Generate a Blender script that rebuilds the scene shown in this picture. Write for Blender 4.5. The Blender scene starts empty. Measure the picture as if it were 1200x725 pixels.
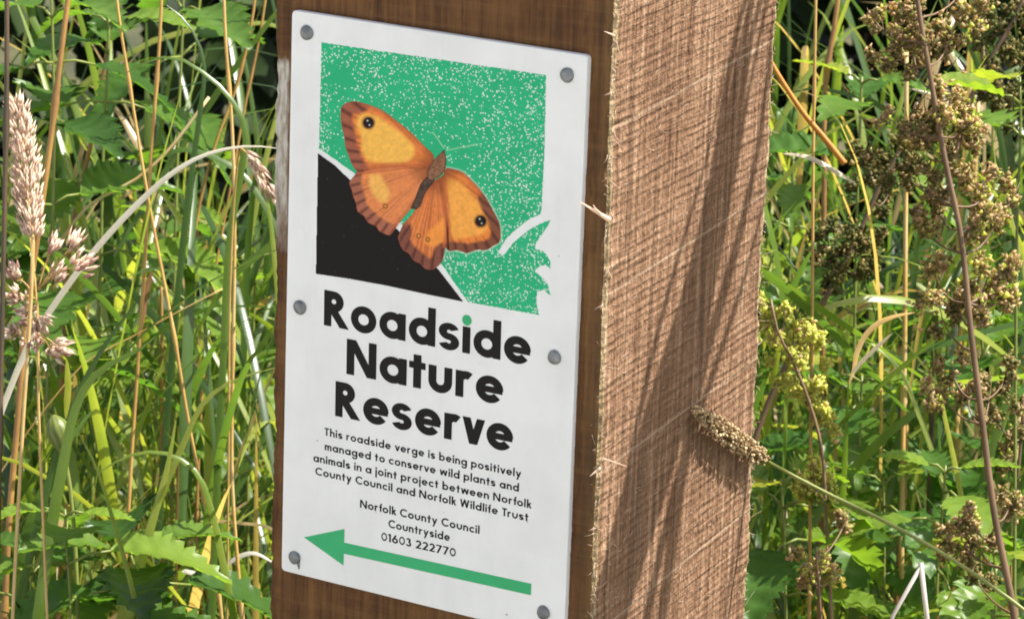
import bpy, math, random
import numpy as np
from mathutils import Vector, Matrix

random.seed(7)
rng = np.random.default_rng(11)
scn = bpy.context.scene
col = scn.collection

# ------------------------------------------------------------------ camera, light, exposure
ZS = 0.75                                   # height of the sign's centre above the verge
CAM = Vector((0.7845, -1.1217, ZS + 0.3749))
YAW, PITCH, ROLL, FPX = 0.5314, -0.2702, 0.0308, 3690.2
cy, sy, cp, sp = math.cos(YAW), math.sin(YAW), math.cos(PITCH), math.sin(PITCH)
FWD = Vector((-sy * cp, cy * cp, sp))
R0 = Vector((cy, sy, 0)); U0 = R0.cross(FWD)
RGT = R0 * math.cos(ROLL) + U0 * math.sin(ROLL)
UPV = -R0 * math.sin(ROLL) + U0 * math.cos(ROLL)
cam = bpy.data.cameras.new('camera')
camo = bpy.data.objects.new('camera', cam); col.objects.link(camo)
m = Matrix((RGT, UPV, -FWD)).transposed().to_4x4(); m.translation = CAM
camo.matrix_world = m
cam.sensor_width = 36; cam.lens = FPX / 1200 * 36
cam.clip_start = 0.05; cam.clip_end = 500
cam.dof.use_dof = True; cam.dof.focus_distance = 1.40; cam.dof.aperture_fstop = 40
scn.camera = camo

SUN_EL, SUN_AZ = math.radians(56), math.radians(34)      # azimuth counted from +X towards +Y
SDIR = Vector((math.cos(SUN_EL) * math.cos(SUN_AZ), math.cos(SUN_EL) * math.sin(SUN_AZ), math.sin(SUN_EL)))
w = bpy.data.worlds.new('World'); scn.world = w; w.use_nodes = True
nt = w.node_tree
sky = nt.nodes.new('ShaderNodeTexSky'); sky.sky_type = 'NISHITA'; sky.sun_disc = False
sky.sun_elevation = SUN_EL; sky.sun_rotation = math.radians(90) - SUN_AZ
sky.air_density = 1.0; sky.dust_density = 3.0; sky.ozone_density = 0.6
bg = nt.nodes['Background']; bg.inputs[1].default_value = 0.11
hs = nt.nodes.new('ShaderNodeHueSaturation'); hs.inputs['Saturation'].default_value = 0.5      # bright summer haze
nt.links.new(sky.outputs[0], hs.inputs['Color']); nt.links.new(hs.outputs[0], bg.inputs[0])
sl = bpy.data.lights.new('sun', 'SUN'); sl.energy = 5.0; sl.angle = math.radians(0.5); sl.color = (1, 0.95, 0.86)
so = bpy.data.objects.new('sun', sl); col.objects.link(so)
so.rotation_euler = SDIR.to_track_quat('Z', 'Y').to_euler()
vs = scn.view_settings
vs.view_transform = 'Standard'; vs.look = 'None'; vs.gamma = 1; vs.use_curve_mapping = False
vs.exposure = 1.06
scn.cycles.filter_width = 1.8
scn.cycles.max_bounces = 8; scn.cycles.diffuse_bounces = 4; scn.cycles.transmission_bounces = 6

# ------------------------------------------------------------------ helpers
def at(px, py, d):
    """a point of the place seen at photo position (px, py), d metres ahead"""
    return CAM + FWD * d + RGT * ((px - 600) / FPX * d) - UPV * ((py - 362.5) / FPX * d)

def on_plane(px, py, axis, val):
    v = FWD + RGT * ((px - 600) / FPX) - UPV * ((py - 362.5) / FPX)
    return CAM + v * ((val - CAM[axis]) / v[axis])

def tag(o, label=None, cat=None, group=None, kind=None):
    if label: o['label'] = label
    if cat: o['category'] = cat
    if group: o['group'] = group
    if kind: o['kind'] = kind
    return o

def empty(name, loc):
    o = bpy.data.objects.new(name, None); col.objects.link(o); o.location = loc
    o.empty_display_size = 0.05
    return o

class MB:
    def __init__(s): s.v = []; s.f = []; s.m = []; s.t = []; s.n = 0
    def add(s, V, F, mat=0, tint=0.5):
        V = [tuple(p) for p in V]
        s.v += V; s.f += [tuple(i + s.n for i in f) for f in F]; s.m += [mat] * len(F)
        s.t += [tint] * len(V) if np.isscalar(tint) else list(tint)
        s.n += len(V)
    def build(s, name, mats, parent=None, smooth=True):
        me = bpy.data.meshes.new(name)
        org = Vector((0, 0, 0))
        if parent is not None: org = parent.location
        elif s.v:
            a = np.array(s.v); lo = a.min(0); hi = a.max(0)
            org = Vector(((lo[0] + hi[0]) / 2, (lo[1] + hi[1]) / 2, lo[2]))
        me.from_pydata([(p[0] - org[0], p[1] - org[1], p[2] - org[2]) for p in s.v], [], s.f)
        if not isinstance(mats, (list, tuple)): mats = [mats]
        for q in mats: me.materials.append(q)
        me.polygons.foreach_set('material_index', s.m)
        if smooth: me.polygons.foreach_set('use_smooth', [True] * len(s.f))
        a = me.attributes.new('tint', 'FLOAT', 'POINT'); a.data.foreach_set('value', s.t)
        o = bpy.data.objects.new(name, me); col.objects.link(o)
        if parent is not None: o.parent = parent
        else: o.location = org
        return o

def smooth_path(P, n):
    """a smooth curve through the points (chord-length Catmull-Rom), n even steps"""
    P = [Vector(p) for p in P]
    if len(P) < 3: return [P[0].lerp(P[-1], i / n) for i in range(n + 1)]
    u = [0.0]
    for a, b in zip(P, P[1:]): u.append(u[-1] + max((b - a).length, 1e-7) ** .9)
    K = len(P); T = []
    for i in range(K):
        if i == 0: T.append((P[1] - P[0]) / (u[1] - u[0]))
        elif i == K - 1: T.append((P[-1] - P[-2]) / (u[-1] - u[-2]))
        else:
            h0, h1 = u[i] - u[i - 1], u[i + 1] - u[i]
            T.append(((P[i] - P[i - 1]) / h0 * h1 + (P[i + 1] - P[i]) / h1 * h0) / (h0 + h1))
    out = []; k = 0
    for i in range(n + 1):
        q = u[-1] * i / n
        while k < K - 2 and q > u[k + 1]: k += 1
        h = u[k + 1] - u[k]; t = (q - u[k]) / h
        out.append(P[k] * (2 * t**3 - 3 * t * t + 1) + T[k] * (h * (t**3 - 2 * t * t + t)) + P[k + 1] * (3 * t * t - 2 * t**3) + T[k + 1] * (h * (t**3 - t * t)))
    return out

def frames(P):
    T = []
    for i in range(len(P)):
        t = P[min(i + 1, len(P) - 1)] - P[max(i - 1, 0)]
        T.append(t.normalized() if t.length > 1e-9 else Vector((0, 0, 1)))
    n = T[0].orthogonal().normalized(); N = []
    for t in T:
        n = (n - t * n.dot(t))
        n = n.normalized() if n.length > 1e-6 else t.orthogonal().normalized()
        N.append(n)
    return T, N

def tube(mb, P, r, k=6, mat=0, tint=0.5, cap=True):
    T, N = frames(P); n = len(P)
    rr = [r] * n if np.isscalar(r) else r
    V = []
    for p, t, nn, q in zip(P, T, N, rr):
        b = t.cross(nn)
        V += [p + (nn * math.cos(2 * math.pi * j / k) + b * math.sin(2 * math.pi * j / k)) * q for j in range(k)]
    F = [(i * k + j, i * k + (j + 1) % k, (i + 1) * k + (j + 1) % k, (i + 1) * k + j) for i in range(n - 1) for j in range(k)]
    if cap: F += [tuple(range(k))[::-1], tuple((n - 1) * k + j for j in range(k))]
    mb.add(V, F, mat, tint)

def ribbon(mb, P, wd, side=None, fold=0.25, mat=0, tint=0.5, twist=0.0, nrm=None):
    """a grass blade: a folded strip tapering along the path"""
    T, N = frames(P); n = len(P); V = []
    for i, (p, t) in enumerate(zip(P, T)):
        s = t.cross(nrm) if nrm is not None else side if side is not None else N[i]
        s = (s - t * s.dot(t)); s = s.normalized() if s.length > 1e-6 else N[i]
        if twist:
            s = Matrix.Rotation(twist * i / n, 3, t) @ s
        b = t.cross(s); h = wd[i] / 2
        V += [p - s * h + b * (h * fold), p, p + s * h + b * (h * fold)]
    F = []
    for i in range(n - 1):
        a = i * 3
        F += [(a, a + 1, a + 4, a + 3), (a + 1, a + 2, a + 5, a + 4)]
    mb.add(V, F, mat, tint)

# ------------------------------------------------------------------ materials
def new_mat(name):
    mt = bpy.data.materials.new(name); mt.use_nodes = True
    n = mt.node_tree; return mt, n, n.nodes['Principled BSDF'], n.nodes['Material Output']

def N(n, typ, **kw):
    o = n.nodes.new(typ)
    for k, v in kw.items():
        if k.startswith('i_'):
            key = k[2:]; key = int(key) if key.isdigit() else key.replace('_', ' ')
            o.inputs[key].default_value = v
        else: setattr(o, k, v)
    return o

def ramp(n, fac, stops):
    r = n.nodes.new('ShaderNodeValToRGB'); e = r.color_ramp.elements
    while len(e) < len(stops): e.new(0.5)
    for el, (p, c) in zip(e, stops): el.position = p; el.color = (*c, 1)
    n.links.new(fac, r.inputs[0]); return r.outputs[0]

def mathn(n, op, a, b=None, c=None):
    o = n.nodes.new('ShaderNodeMath'); o.operation = op
    for i, q in enumerate((a, b, c)):
        if q is None: continue
        if isinstance(q, (int, float)): o.inputs[i].default_value = q
        else: n.links.new(q, o.inputs[i])
    return o.outputs[0]

def mixc(n, fac, a, b, mode='MIX'):
    o = n.nodes.new('ShaderNodeMix'); o.data_type = 'RGBA'; o.blend_type = mode
    for i, q in ((0, fac), (6, a), (7, b)):
        if isinstance(q, (int, float)): o.inputs[i].default_value = q
        elif isinstance(q, tuple): o.inputs[i].default_value = (*q, 1)
        else: n.links.new(q, o.inputs[i])
    return o.outputs[2]

def noise(n, scale, vec=None, detail=3, rough=0.55, stretch=None):
    if stretch is not None:
        mp = n.nodes.new('ShaderNodeMapping'); mp.inputs['Scale'].default_value = stretch
        n.links.new(vec, mp.inputs[0]); vec = mp.outputs[0]
    o = N(n, 'ShaderNodeTexNoise', i_Scale=scale, i_Detail=detail, i_Roughness=rough)
    if vec is not None: n.links.new(vec, o.inputs['Vector'])
    return o.outputs[0]

def leaf_mat(name, stops, trans, rough=0.45, tmix=0.4, nscale=60, spec=0.5, bump=0.0):
    """thin leaf: coloured by the blade's own tint, letting light through"""
    mt, n, b, out = new_mat(name)
    at_ = N(n, 'ShaderNodeAttribute', attribute_name='tint')
    tc = n.nodes.new('ShaderNodeTexCoord')
    nz = noise(n, nscale, tc.outputs['Object'])
    f = mathn(n, 'ADD', at_.outputs['Fac'], mathn(n, 'MULTIPLY', mathn(n, 'SUBTRACT', nz, 0.5), 0.35))
    c = ramp(n, f, stops)
    n.links.new(c, b.inputs['Base Color'])
    b.inputs['Roughness'].default_value = rough; b.inputs['Specular IOR Level'].default_value = spec
    tr = n.nodes.new('ShaderNodeBsdfTranslucent')
    n.links.new(mixc(n, 1.0, c, trans, 'MULTIPLY'), tr.inputs[0])
    mx = n.nodes.new('ShaderNodeMixShader'); mx.inputs[0].default_value = tmix
    n.links.new(b.outputs[0], mx.inputs[1]); n.links.new(tr.outputs[0], mx.inputs[2])
    n.links.new(mx.outputs[0], out.inputs[0])
    if bump:
        bp = N(n, 'ShaderNodeBump', i_Strength=bump, i_Distance=0.001); n.links.new(nz, bp.inputs['Height'])
        n.links.new(bp.outputs[0], b.inputs['Normal'])
    return mt

def flat_mat(name, c, rough=0.6, spec=0.4, var=0.0, scale=80):
    mt, n, b, out = new_mat(name)
    b.inputs['Roughness'].default_value = rough; b.inputs['Specular IOR Level'].default_value = spec
    if var:
        tc = n.nodes.new('ShaderNodeTexCoord')
        n.links.new(ramp(n, noise(n, scale, tc.outputs['Object']), [(0.3, tuple(x * (1 - var) for x in c)), (0.7, tuple(min(1, x * (1 + var)) for x in c))]), b.inputs['Base Color'])
    else: b.inputs['Base Color'].default_value = (*c, 1)
    return mt

M = {}
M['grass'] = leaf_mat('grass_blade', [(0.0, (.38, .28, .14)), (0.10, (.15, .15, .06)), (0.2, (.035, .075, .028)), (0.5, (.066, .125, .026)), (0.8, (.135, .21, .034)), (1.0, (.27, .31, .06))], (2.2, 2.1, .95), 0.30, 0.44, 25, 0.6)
M['pale_blade'] = leaf_mat('dry_pale_blade', [(0.0, (.62, .58, .56)), (0.5, (.74, .70, .58)), (1.0, (.54, .45, .28))], (1, .97, .88), 0.4, 0.42, 40)
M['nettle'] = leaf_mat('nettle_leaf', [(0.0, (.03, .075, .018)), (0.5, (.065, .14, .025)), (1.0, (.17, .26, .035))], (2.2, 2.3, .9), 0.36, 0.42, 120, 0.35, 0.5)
M['hedge'] = leaf_mat('hedge_leaf', [(0.0, (.018, .032, .012)), (0.5, (.03, .055, .015)), (1.0, (.05, .09, .02))], (1.5, 1.6, .8), 0.6, 0.2, 60, 0.2)  # base kept very dark, the hedge's shade put into the leaf colour
M['leaf'] = leaf_mat('weed_leaf', [(0.0, (.035, .09, .02)), (0.5, (.07, .16, .025)), (0.85, (.15, .23, .025)), (1.0, (.30, .31, .04))], (2.0, 2.1, 1.0), 0.4, 0.42, 90, 0.35, 0.4)
M['straw'] = leaf_mat('straw', [(0.0, (.20, .10, .04)), (0.35, (.38, .21, .06)), (0.7, (.52, .34, .10)), (1.0, (.62, .50, .27))], (1, .85, .6), 0.45, 0.12, 150)
M['orange'] = leaf_mat('orange_dead_stem', [(0.0, (.36, .13, .02)), (1.0, (.62, .28, .04))], (1, .8, .6), .45, .15, 90)
M['stemgreen'] = leaf_mat('green_stem', [(0.0, (.06, .09, .02)), (0.5, (.20, .24, .05)), (1.0, (.36, .38, .12))], (1.2, 1.2, .8), 0.45, 0.15, 150)
M['dockstem'] = leaf_mat('dock_stem', [(0.0, (.055, .04, .02)), (0.5, (.14, .085, .045)), (1.0, (.26, .165, .09))], (1, .8, .7), 0.5, 0.05, 90)
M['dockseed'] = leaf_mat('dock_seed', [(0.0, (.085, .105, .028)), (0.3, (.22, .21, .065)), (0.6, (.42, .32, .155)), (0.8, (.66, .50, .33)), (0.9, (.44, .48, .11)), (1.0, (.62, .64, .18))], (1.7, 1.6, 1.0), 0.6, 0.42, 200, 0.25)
M['seed'] = leaf_mat('grass_seed', [(0.0, (.48, .28, .23)), (0.5, (.74, .56, .46)), (1.0, (.86, .76, .62))], (1, .9, .8), 0.6, 0.45, 150, 0.3)
M['plantain'] = leaf_mat('plantain_seed', [(0.0, (.12, .07, .03)), (0.5, (.34, .23, .11)), (1.0, (.62, .48, .28))], (1, .9, .7), 0.6, 0.1, 300, 0.3)

# ------------------------------------------------------------------ ground
mt, n, b, out = new_mat('verge_soil')
tc = n.nodes.new('ShaderNodeTexCoord')
n.links.new(ramp(n, noise(n, 9, tc.outputs['Object'], 8, .65), [(0.3, (.018, .02, .008)), (0.55, (.05, .055, .018)), (0.75, (.11, .085, .04))]), b.inputs['Base Color'])
b.inputs['Roughness'].default_value = 0.95
mb = MB(); G = 90
xs = np.concatenate([-np.geomspace(300, 3, 22), np.linspace(-2.8, 2.8, 57), np.geomspace(3, 300, 22)])
V = [(x, y + 1, 0.02 * math.sin(5 * x + 1) * math.cos(4 * y) * (1 if abs(x) < 4 and abs(y) < 4 else 0)) for y in xs for x in xs]
L = len(xs)
mb.add(V, [(j * L + i, j * L + i + 1, (j + 1) * L + i + 1, (j + 1) * L + i) for j in range(L - 1) for i in range(L - 1)])
tag(mb.build('ground', mt), kind='structure')

mt, n, b, out = new_mat('pale_road_chippings')
tc = n.nodes.new('ShaderNodeTexCoord')
n.links.new(ramp(n, noise(n, 60, tc.outputs['Object'], 8, .7), [(0.3, (.38, .37, .345)), (0.7, (.58, .565, .53))]), b.inputs['Base Color'])
b.inputs['Roughness'].default_value = 0.9
mb = MB(); mb.add([(-40, -7, .03), (40, -7, .03), (40, -.75, .03), (-40, -.75, .03)], [(0, 1, 2, 3)]); tag(mb.build('road', mt), kind='structure')

# ------------------------------------------------------------------ wooden post
PW, PD, PTOP = 0.1698, 0.1528, 0.914
ZTOP = on_plane(330, 66, 1, 0).z; ZBOT = on_plane(322, 300, 1, 0).z
def wood_front():
    mt, n, b, out = new_mat('planed_brown_wood')
    tc = n.nodes.new('ShaderNodeTexCoord'); g = N(n, 'ShaderNodeNewGeometry'); p = g.outputs['Position']
    grain = noise(n, 1, p, 6, .68, (230, 230, 8))
    fine = noise(n, 1, p, 4, .7, (700, 700, 70))
    knick = mathn(n, 'GREATER_THAN', noise(n, 1, p, 2, .5, (330, 330, 60)), .66)
    rip = noise(n, 1, p, 2, .5, (14, 14, 330))
    band = noise(n, 1, p, 4, .6, (22, 22, 95))
    mott = noise(n, 1, p, 5, .65, (75, 75, 40))
    c = ramp(n, mathn(n, 'ADD', mathn(n, 'MULTIPLY', grain, .58), mathn(n, 'ADD', mathn(n, 'MULTIPLY', band, .17), mathn(n, 'MULTIPLY', mott, .25))),
             [(0.36, (.034, .012, .004)), (0.46, (.095, .038, .012)), (0.54, (.155, .069, .021)), (0.66, (.26, .128, .044))])
    c = mixc(n, mathn(n, 'MULTIPLY', fine, .35), c, (.08, .042, .016))
    c = mixc(n, mathn(n, 'MULTIPLY', knick, .4), c, (.035, .018, .008))
    c = mixc(n, mathn(n, 'MULTIPLY', mathn(n, 'MAXIMUM', mathn(n, 'SUBTRACT', rip, .52), 0), .9), c, (.24, .13, .05))
    # greenish weathering by the sawn corner
    sx = N(n, 'ShaderNodeSeparateXYZ'); n.links.new(p, sx.inputs[0])
    k = mathn(n, 'MULTIPLY', mathn(n, 'SMOOTH_MIN', mathn(n, 'MAXIMUM', mathn(n, 'MULTIPLY', mathn(n, 'SUBTRACT', sx.outputs[0], PW - .010), 100), 0), 1, 0.1), noise(n, 130, p))
    c = mixc(n, mathn(n, 'MULTIPLY', k, .5), c, (.16, .11, .045))
    # pale patch mixed in along the far left corner, fading downwards
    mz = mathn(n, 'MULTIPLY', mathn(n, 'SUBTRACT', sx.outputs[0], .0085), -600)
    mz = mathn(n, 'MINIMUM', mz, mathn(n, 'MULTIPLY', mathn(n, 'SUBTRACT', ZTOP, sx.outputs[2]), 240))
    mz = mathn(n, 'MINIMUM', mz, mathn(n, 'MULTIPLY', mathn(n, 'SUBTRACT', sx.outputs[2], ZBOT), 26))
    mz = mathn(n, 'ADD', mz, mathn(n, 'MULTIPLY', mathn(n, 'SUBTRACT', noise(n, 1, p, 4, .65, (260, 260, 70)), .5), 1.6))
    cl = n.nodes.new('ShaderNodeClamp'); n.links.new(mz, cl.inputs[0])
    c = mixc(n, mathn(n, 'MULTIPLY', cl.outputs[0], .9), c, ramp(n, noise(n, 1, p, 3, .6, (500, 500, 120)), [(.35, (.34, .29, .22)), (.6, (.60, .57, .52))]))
    n.links.new(c, b.inputs['Base Color']); b.inputs['Roughness'].default_value = 0.7; b.inputs['Specular IOR Level'].default_value = .25
    bp = N(n, 'ShaderNodeBump', i_Strength=0.5, i_Distance=0.0012)
    n.links.new(mathn(n, 'ADD', grain, mathn(n, 'MULTIPLY', fine, .5)), bp.inputs['Height']); n.links.new(bp.outputs[0], b.inputs['Normal'])
    return mt
def wood_sawn(pale=False):
    mt, n, b, out = new_mat('rough_sawn_wood' if not pale else 'frayed_wood_edge')
    g = N(n, 'ShaderNodeNewGeometry'); p = g.outputs['Position']
    sx = N(n, 'ShaderNodeSeparateXYZ'); n.links.new(p, sx.inputs[0]); Y, Z = sx.outputs[1], sx.outputs[2]
    wob = mathn(n, 'MULTIPLY', mathn(n, 'SUBTRACT', noise(n, 30, p, 4), .5), .003)
    # saw marks: threads running up the face at a slant, about 3 to 4 mm apart
    s = mathn(n, 'ADD', mathn(n, 'SUBTRACT', Z, mathn(n, 'MULTIPLY', Y, .08)), wob)
    cb = N(n, 'ShaderNodeCombineXYZ'); n.links.new(mathn(n, 'MULTIPLY', s, 330), cb.inputs[0]); n.links.new(mathn(n, 'MULTIPLY', Y, 26), cb.inputs[1])
    saw = noise(n, 1, cb.outputs[0], 2, .6)
    cb2 = N(n, 'ShaderNodeCombineXYZ'); n.links.new(mathn(n, 'MULTIPLY', s, 60), cb2.inputs[0]); n.links.new(mathn(n, 'MULTIPLY', Y, 3), cb2.inputs[1])
    saw2 = noise(n, 1, cb2.outputs[0], 2, .5)
    per = mathn(n, 'MULTIPLY_ADD', mathn(n, 'SINE', mathn(n, 'MULTIPLY', s, 2 * math.pi / .0037)), .5, .5)
    grain = noise(n, 1, p, 3, .65, (330, 330, 11))
    thread = noise(n, 1, p, 2, .6, (520, 520, 300))
    broad = noise(n, 1, p, 3, .6, (40, 40, 4))
    fiss = mathn(n, 'LESS_THAN', mathn(n, 'ABSOLUTE', mathn(n, 'SUBTRACT', noise(n, 1, p, 1, .5, (95, 95, 1.6)), .5)), .012)
    h = mathn(n, 'ADD', mathn(n, 'MULTIPLY', saw, .70), mathn(n, 'MULTIPLY', grain, .80))
    h = mathn(n, 'ADD', h, mathn(n, 'MULTIPLY', thread, .75))
    h = mathn(n, 'ADD', h, mathn(n, 'MULTIPLY', saw2, .4))
    h = mathn(n, 'ADD', h, mathn(n, 'MULTIPLY', per, .10))
    h = mathn(n, 'SUBTRACT', h, mathn(n, 'MULTIPLY', fiss, .5))
    # single deep kerf scratches
    vr = N(n, 'ShaderNodeTexVoronoi', voronoi_dimensions='1D', i_Scale=13.0); vr.feature = 'DISTANCE_TO_EDGE'
    n.links.new(mathn(n, 'SUBTRACT', Z, mathn(n, 'MULTIPLY', Y, .11)), vr.inputs['W'])
    scr = mathn(n, 'LESS_THAN', vr.outputs['Distance'], .009)
    c = ramp(n, mathn(n, 'ADD', mathn(n, 'MULTIPLY', grain, .55), mathn(n, 'ADD', mathn(n, 'MULTIPLY', mathn(n, 'ADD', thread, saw), .22), mathn(n, 'MULTIPLY', broad, .14))),
             [(0.40, (.078, .037, .020)), (0.54, (.178, .098, .056)), (0.64, (.27, .163, .100)), (0.76, (.43, .30, .20))] if not pale else
             [(0.40, (.10, .07, .034)), (0.54, (.235, .17, .09)), (0.64, (.36, .275, .16)), (0.78, (.52, .42, .28))])
    c = mixc(n, mathn(n, 'MULTIPLY', fiss, .5), c, (.09, .05, .03))
    c = mixc(n, mathn(n, 'MULTIPLY', scr, .28), c, (.55, .42, .30))
    n.links.new(c, b.inputs['Base Color']); b.inputs['Roughness'].default_value = 0.85; b.inputs['Specular IOR Level'].default_value = .2
    bp = N(n, 'ShaderNodeBump', i_Strength=1.0, i_Distance=0.0018)
    n.links.new(mathn(n, 'ADD', h, mathn(n, 'MULTIPLY', scr, .15)), bp.inputs['Height']); n.links.new(bp.outputs[0], b.inputs['Normal'])
    return mt
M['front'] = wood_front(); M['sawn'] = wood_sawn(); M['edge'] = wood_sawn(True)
M['pale_patch'] = flat_mat('pale_mottled_wood', (.46, .42, .36), 0.7, .2, .45, 160)
def post():
    root = empty('wooden_post', (PW / 2, PD / 2, 0))
    tag(root, 'square brown timber post with a rough sawn side, carrying the white nature reserve sign', 'post')
    # cross-section loop, counter-clockwise: (x, y, material of the strip to the next point, roughness)
    def rail(x0, y0, x1, y1, k, mat): return [(x0 + (x1 - x0) * i / k, y0 + (y1 - y0) * i / k, mat) for i in range(k)]
    e = 0.0035
    loop = rail(e, 0, PW - e * .6, 0, 10, 0) + [(PW - e * .6, 0, 0), (PW - e * .25, .0005, 2), (PW, .002, 2)] + rail(PW, .0035, PW, PD - e, 10, 1) + \
           [(PW, PD - e, 2), (PW - .0006, PD - .001, 2), (PW - e, PD, 0)] + rail(PW - 2 * e, PD, e, PD, 4, 0) + [(e * .3, PD - e * .3, 0)] + rail(0, PD - e, 0, e, 6, 0) + [(0, e, 0), (e * .25, e * .3, 0)]
    K = len(loop); NZ = 420
    zs = np.linspace(-0.25, PTOP, NZ)
    wear = [0.0] * K
    for i, (x, y, mm) in enumerate(loop):
        cxn = min(abs(x), abs(x - PW)); cyn = min(abs(y), abs(y - PD))
        wear[i] = 1.0 if cxn < .005 and cyn < .006 else 0.12
    V = []
    ph = rng.uniform(0, 6.28, (6, 4))
    jit = rng.normal(0, 1, (NZ, K))
    for k, z in enumerate(zs):
        for i, (x, y, mm) in enumerate(loop):
            q = 2 if x > PW / 2 else 0; q += 1 if y > PD / 2 else 0
            wv = (0.0003 * math.sin(23 * z + ph[0, q]) + .00022 * math.sin(71 * z + ph[1, q]) + .0002 * math.sin(190 * z + ph[2, q])) + .00022 * jit[k, i]
            dx = (1 if x > PW / 2 else -1) * wv * wear[i]; dy = (1 if y > PD / 2 else -1) * wv * wear[i]
            V.append((x + dx, y + dy, z))
    F = []; mats = []
    for k in range(NZ - 1):
        for i in range(K):
            F.append((k * K + i, k * K + (i + 1) % K, (k + 1) * K + (i + 1) % K, (k + 1) * K + i)); mats.append(loop[i][2])
    F.append(tuple((NZ - 1) * K + i for i in range(K))); mats.append(1)
    mb = MB(); mb.add(V, F); mb.m = mats
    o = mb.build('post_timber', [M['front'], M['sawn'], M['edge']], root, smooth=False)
    # frayed fibres all along the sawn corners
    mb = MB()
    for i in range(750):
        z = rng.uniform(.45, 1.0)
        if rng.random() < .72: base = Vector((PW - rng.uniform(0, .0012), rng.uniform(0, .004), z)); d = Vector((rng.normal(.3, .5), rng.normal(-.5, .4), rng.normal(0, .8)))
        else: base = Vector((PW - .0004, PD - rng.uniform(0, .003), z)); d = Vector((rng.normal(.4, .4), rng.normal(.5, .4), rng.normal(0, .8)))
        L_ = rng.choice([.0018, .003, .005], p=[.5, .38, .12]) * rng.uniform(.6, 1.3); d.normalize()
        bend = Vector(rng.normal(0, .45, 3))
        P = [base + d * (L_ * t) + bend * (L_ * t * t) for t in (0, .35, .7, 1)]
        tube(mb, P, [.00016, .00014, .0001, .00004], 3, 0, float(rng.uniform(.5, 1)))
    fo = mb.build('frayed_fibre', M['seed'], root); fo['kind'] = 'stuff'
    # whiskers lying on the sawn face
    mb = MB()
    for i in range(600):
        y = rng.uniform(.003, PD - .002); z = rng.uniform(.5, .98)
        a = rng.normal(.45, .5); L_ = rng.uniform(.0015, .0042)
        d = Vector((0, math.cos(a), math.sin(a)))
        base = Vector((PW - .0001, y, z))
        P = [base, base + d * L_ * .5 + Vector((rng.uniform(.0002, .0007), 0, 0)), base + d * L_ + Vector((rng.uniform(-.0001, .0008), 0, 0))]
        tube(mb, P, [.00016, .00014, .00005], 3, 0, float(rng.uniform(.3, 1)))
    wf = mb.build('sawn_whisker', M['seed'], root); wf['kind'] = 'stuff'
    def splinter(px, dy, r):
        mb = MB()
        P = [on_plane(x, y, 1, q) for (x, y), q in zip(px, dy)]
        P = smooth_path(P, 8)
        tube(mb, P, [r * (1 - i / 9.) + .00008 for i in range(9)], 5, 0, .9)
        return mb
    mb = splinter([(715, 258), (700, 249), (690, 243), (679, 236)], [-.0005, -.004, -.007, -.010], .0011)
    q = splinter([(704, 251), (699, 246), (695, 240)], [-.003, -.005, -.006], .0007); mb.add(q.v, q.f, 0, .8)
    mb.build('splinter', M['seed'], root)
    splinter([(706, 537), (716, 540), (734, 546)], [.001, -.002, -.004], .0005).build('splinter', M['seed'], root)
    splinter([(703, 548), (697, 553), (691, 558)], [.0, -.003, -.005], .0007).build('splinter', M['seed'], root)
    splinter([(720, 42), (713, 39), (708, 37)], [-.0005, -.003, -.005], .0004).build('splinter', M['seed'], root)
post()

# ------------------------------------------------------------------ sign: panel, print, lettering, nails
SW, SH, TH = 0.15, 0.259, 0.003
SX = 0.0079
def S(px, py): 
    p = on_plane(px, py, 1, -TH); return np.array([p.x, p.z])
root = empty('information_sign', (SX + SW / 2, 0, ZS - SH / 2))
tag(root, 'white nature reserve sign with butterfly picture and green arrow, nailed to the timber post', 'sign')
mt, n, b, out = new_mat('white_sign_plastic')
tc = n.nodes.new('ShaderNodeTexCoord')
n.links.new(ramp(n, noise(n, 25, tc.outputs['Object'], 6, .6), [(0.25, (.72, .725, .72)), (0.6, (.82, .825, .825))]), b.inputs['Base Color'])
g1 = noise(n, 1, tc.outputs['Object'], 6, .7, (90, 90, 9)); g2 = noise(n, 420, tc.outputs['Object'], 2, .5)
bc = b.inputs['Base Color'].links[0].from_socket
n.links.new(mixc(n, mathn(n, 'ADD', mathn(n, 'MULTIPLY', mathn(n, 'MAXIMUM', mathn(n, 'SUBTRACT', g1, .52), 0), .55), mathn(n, 'MULTIPLY', mathn(n, 'GREATER_THAN', g2, .77), .35)), bc, (.45, .46, .42)), b.inputs['Base Color'])
b.inputs['Roughness'].default_value = 0.42; b.inputs['Specular IOR Level'].default_value = .35
M['panel'] = mt
cor = [np.array(S(*q)) for q in ((342, 12), (688.5, 65.5), (660.5, 750), (329.5, 668))]
def panel():
    mb = MB(); ring = []
    r = .0022
    for i in range(4):
        p, a, c = cor[i], cor[i - 1], cor[(i + 1) % 4]
        u = (a - p) / np.linalg.norm(a - p); v = (c - p) / np.linalg.norm(c - p)
        for t in np.linspace(0, 1, 6):
            ring.append(p + u * r * (1 - t) ** 2 + v * r * t ** 2)
    ring = np.array(ring); k = len(ring); ctr = ring.mean(0)
    def inset(d): 
        dd = ring - ctr; return ctr + dd * (1 - d / np.linalg.norm(dd, axis=1, keepdims=True))
    V = []
    for d, y in ((0, 0.0003), (0, -TH + .0005), (.0003, -TH + .0001), (.0008, -TH)):
        V += [(q[0], y, q[1]) for q in inset(d)]
    F = [(l * k + i, l * k + (i + 1) % k, (l + 1) * k + (i + 1) % k, (l + 1) * k + i) for l in range(3) for i in range(k)]
    F += [tuple(range(3 * k, 4 * k))]
    mb.add(V, F); mb.build('panel', M['panel'], root, smooth=False)
panel()

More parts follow.
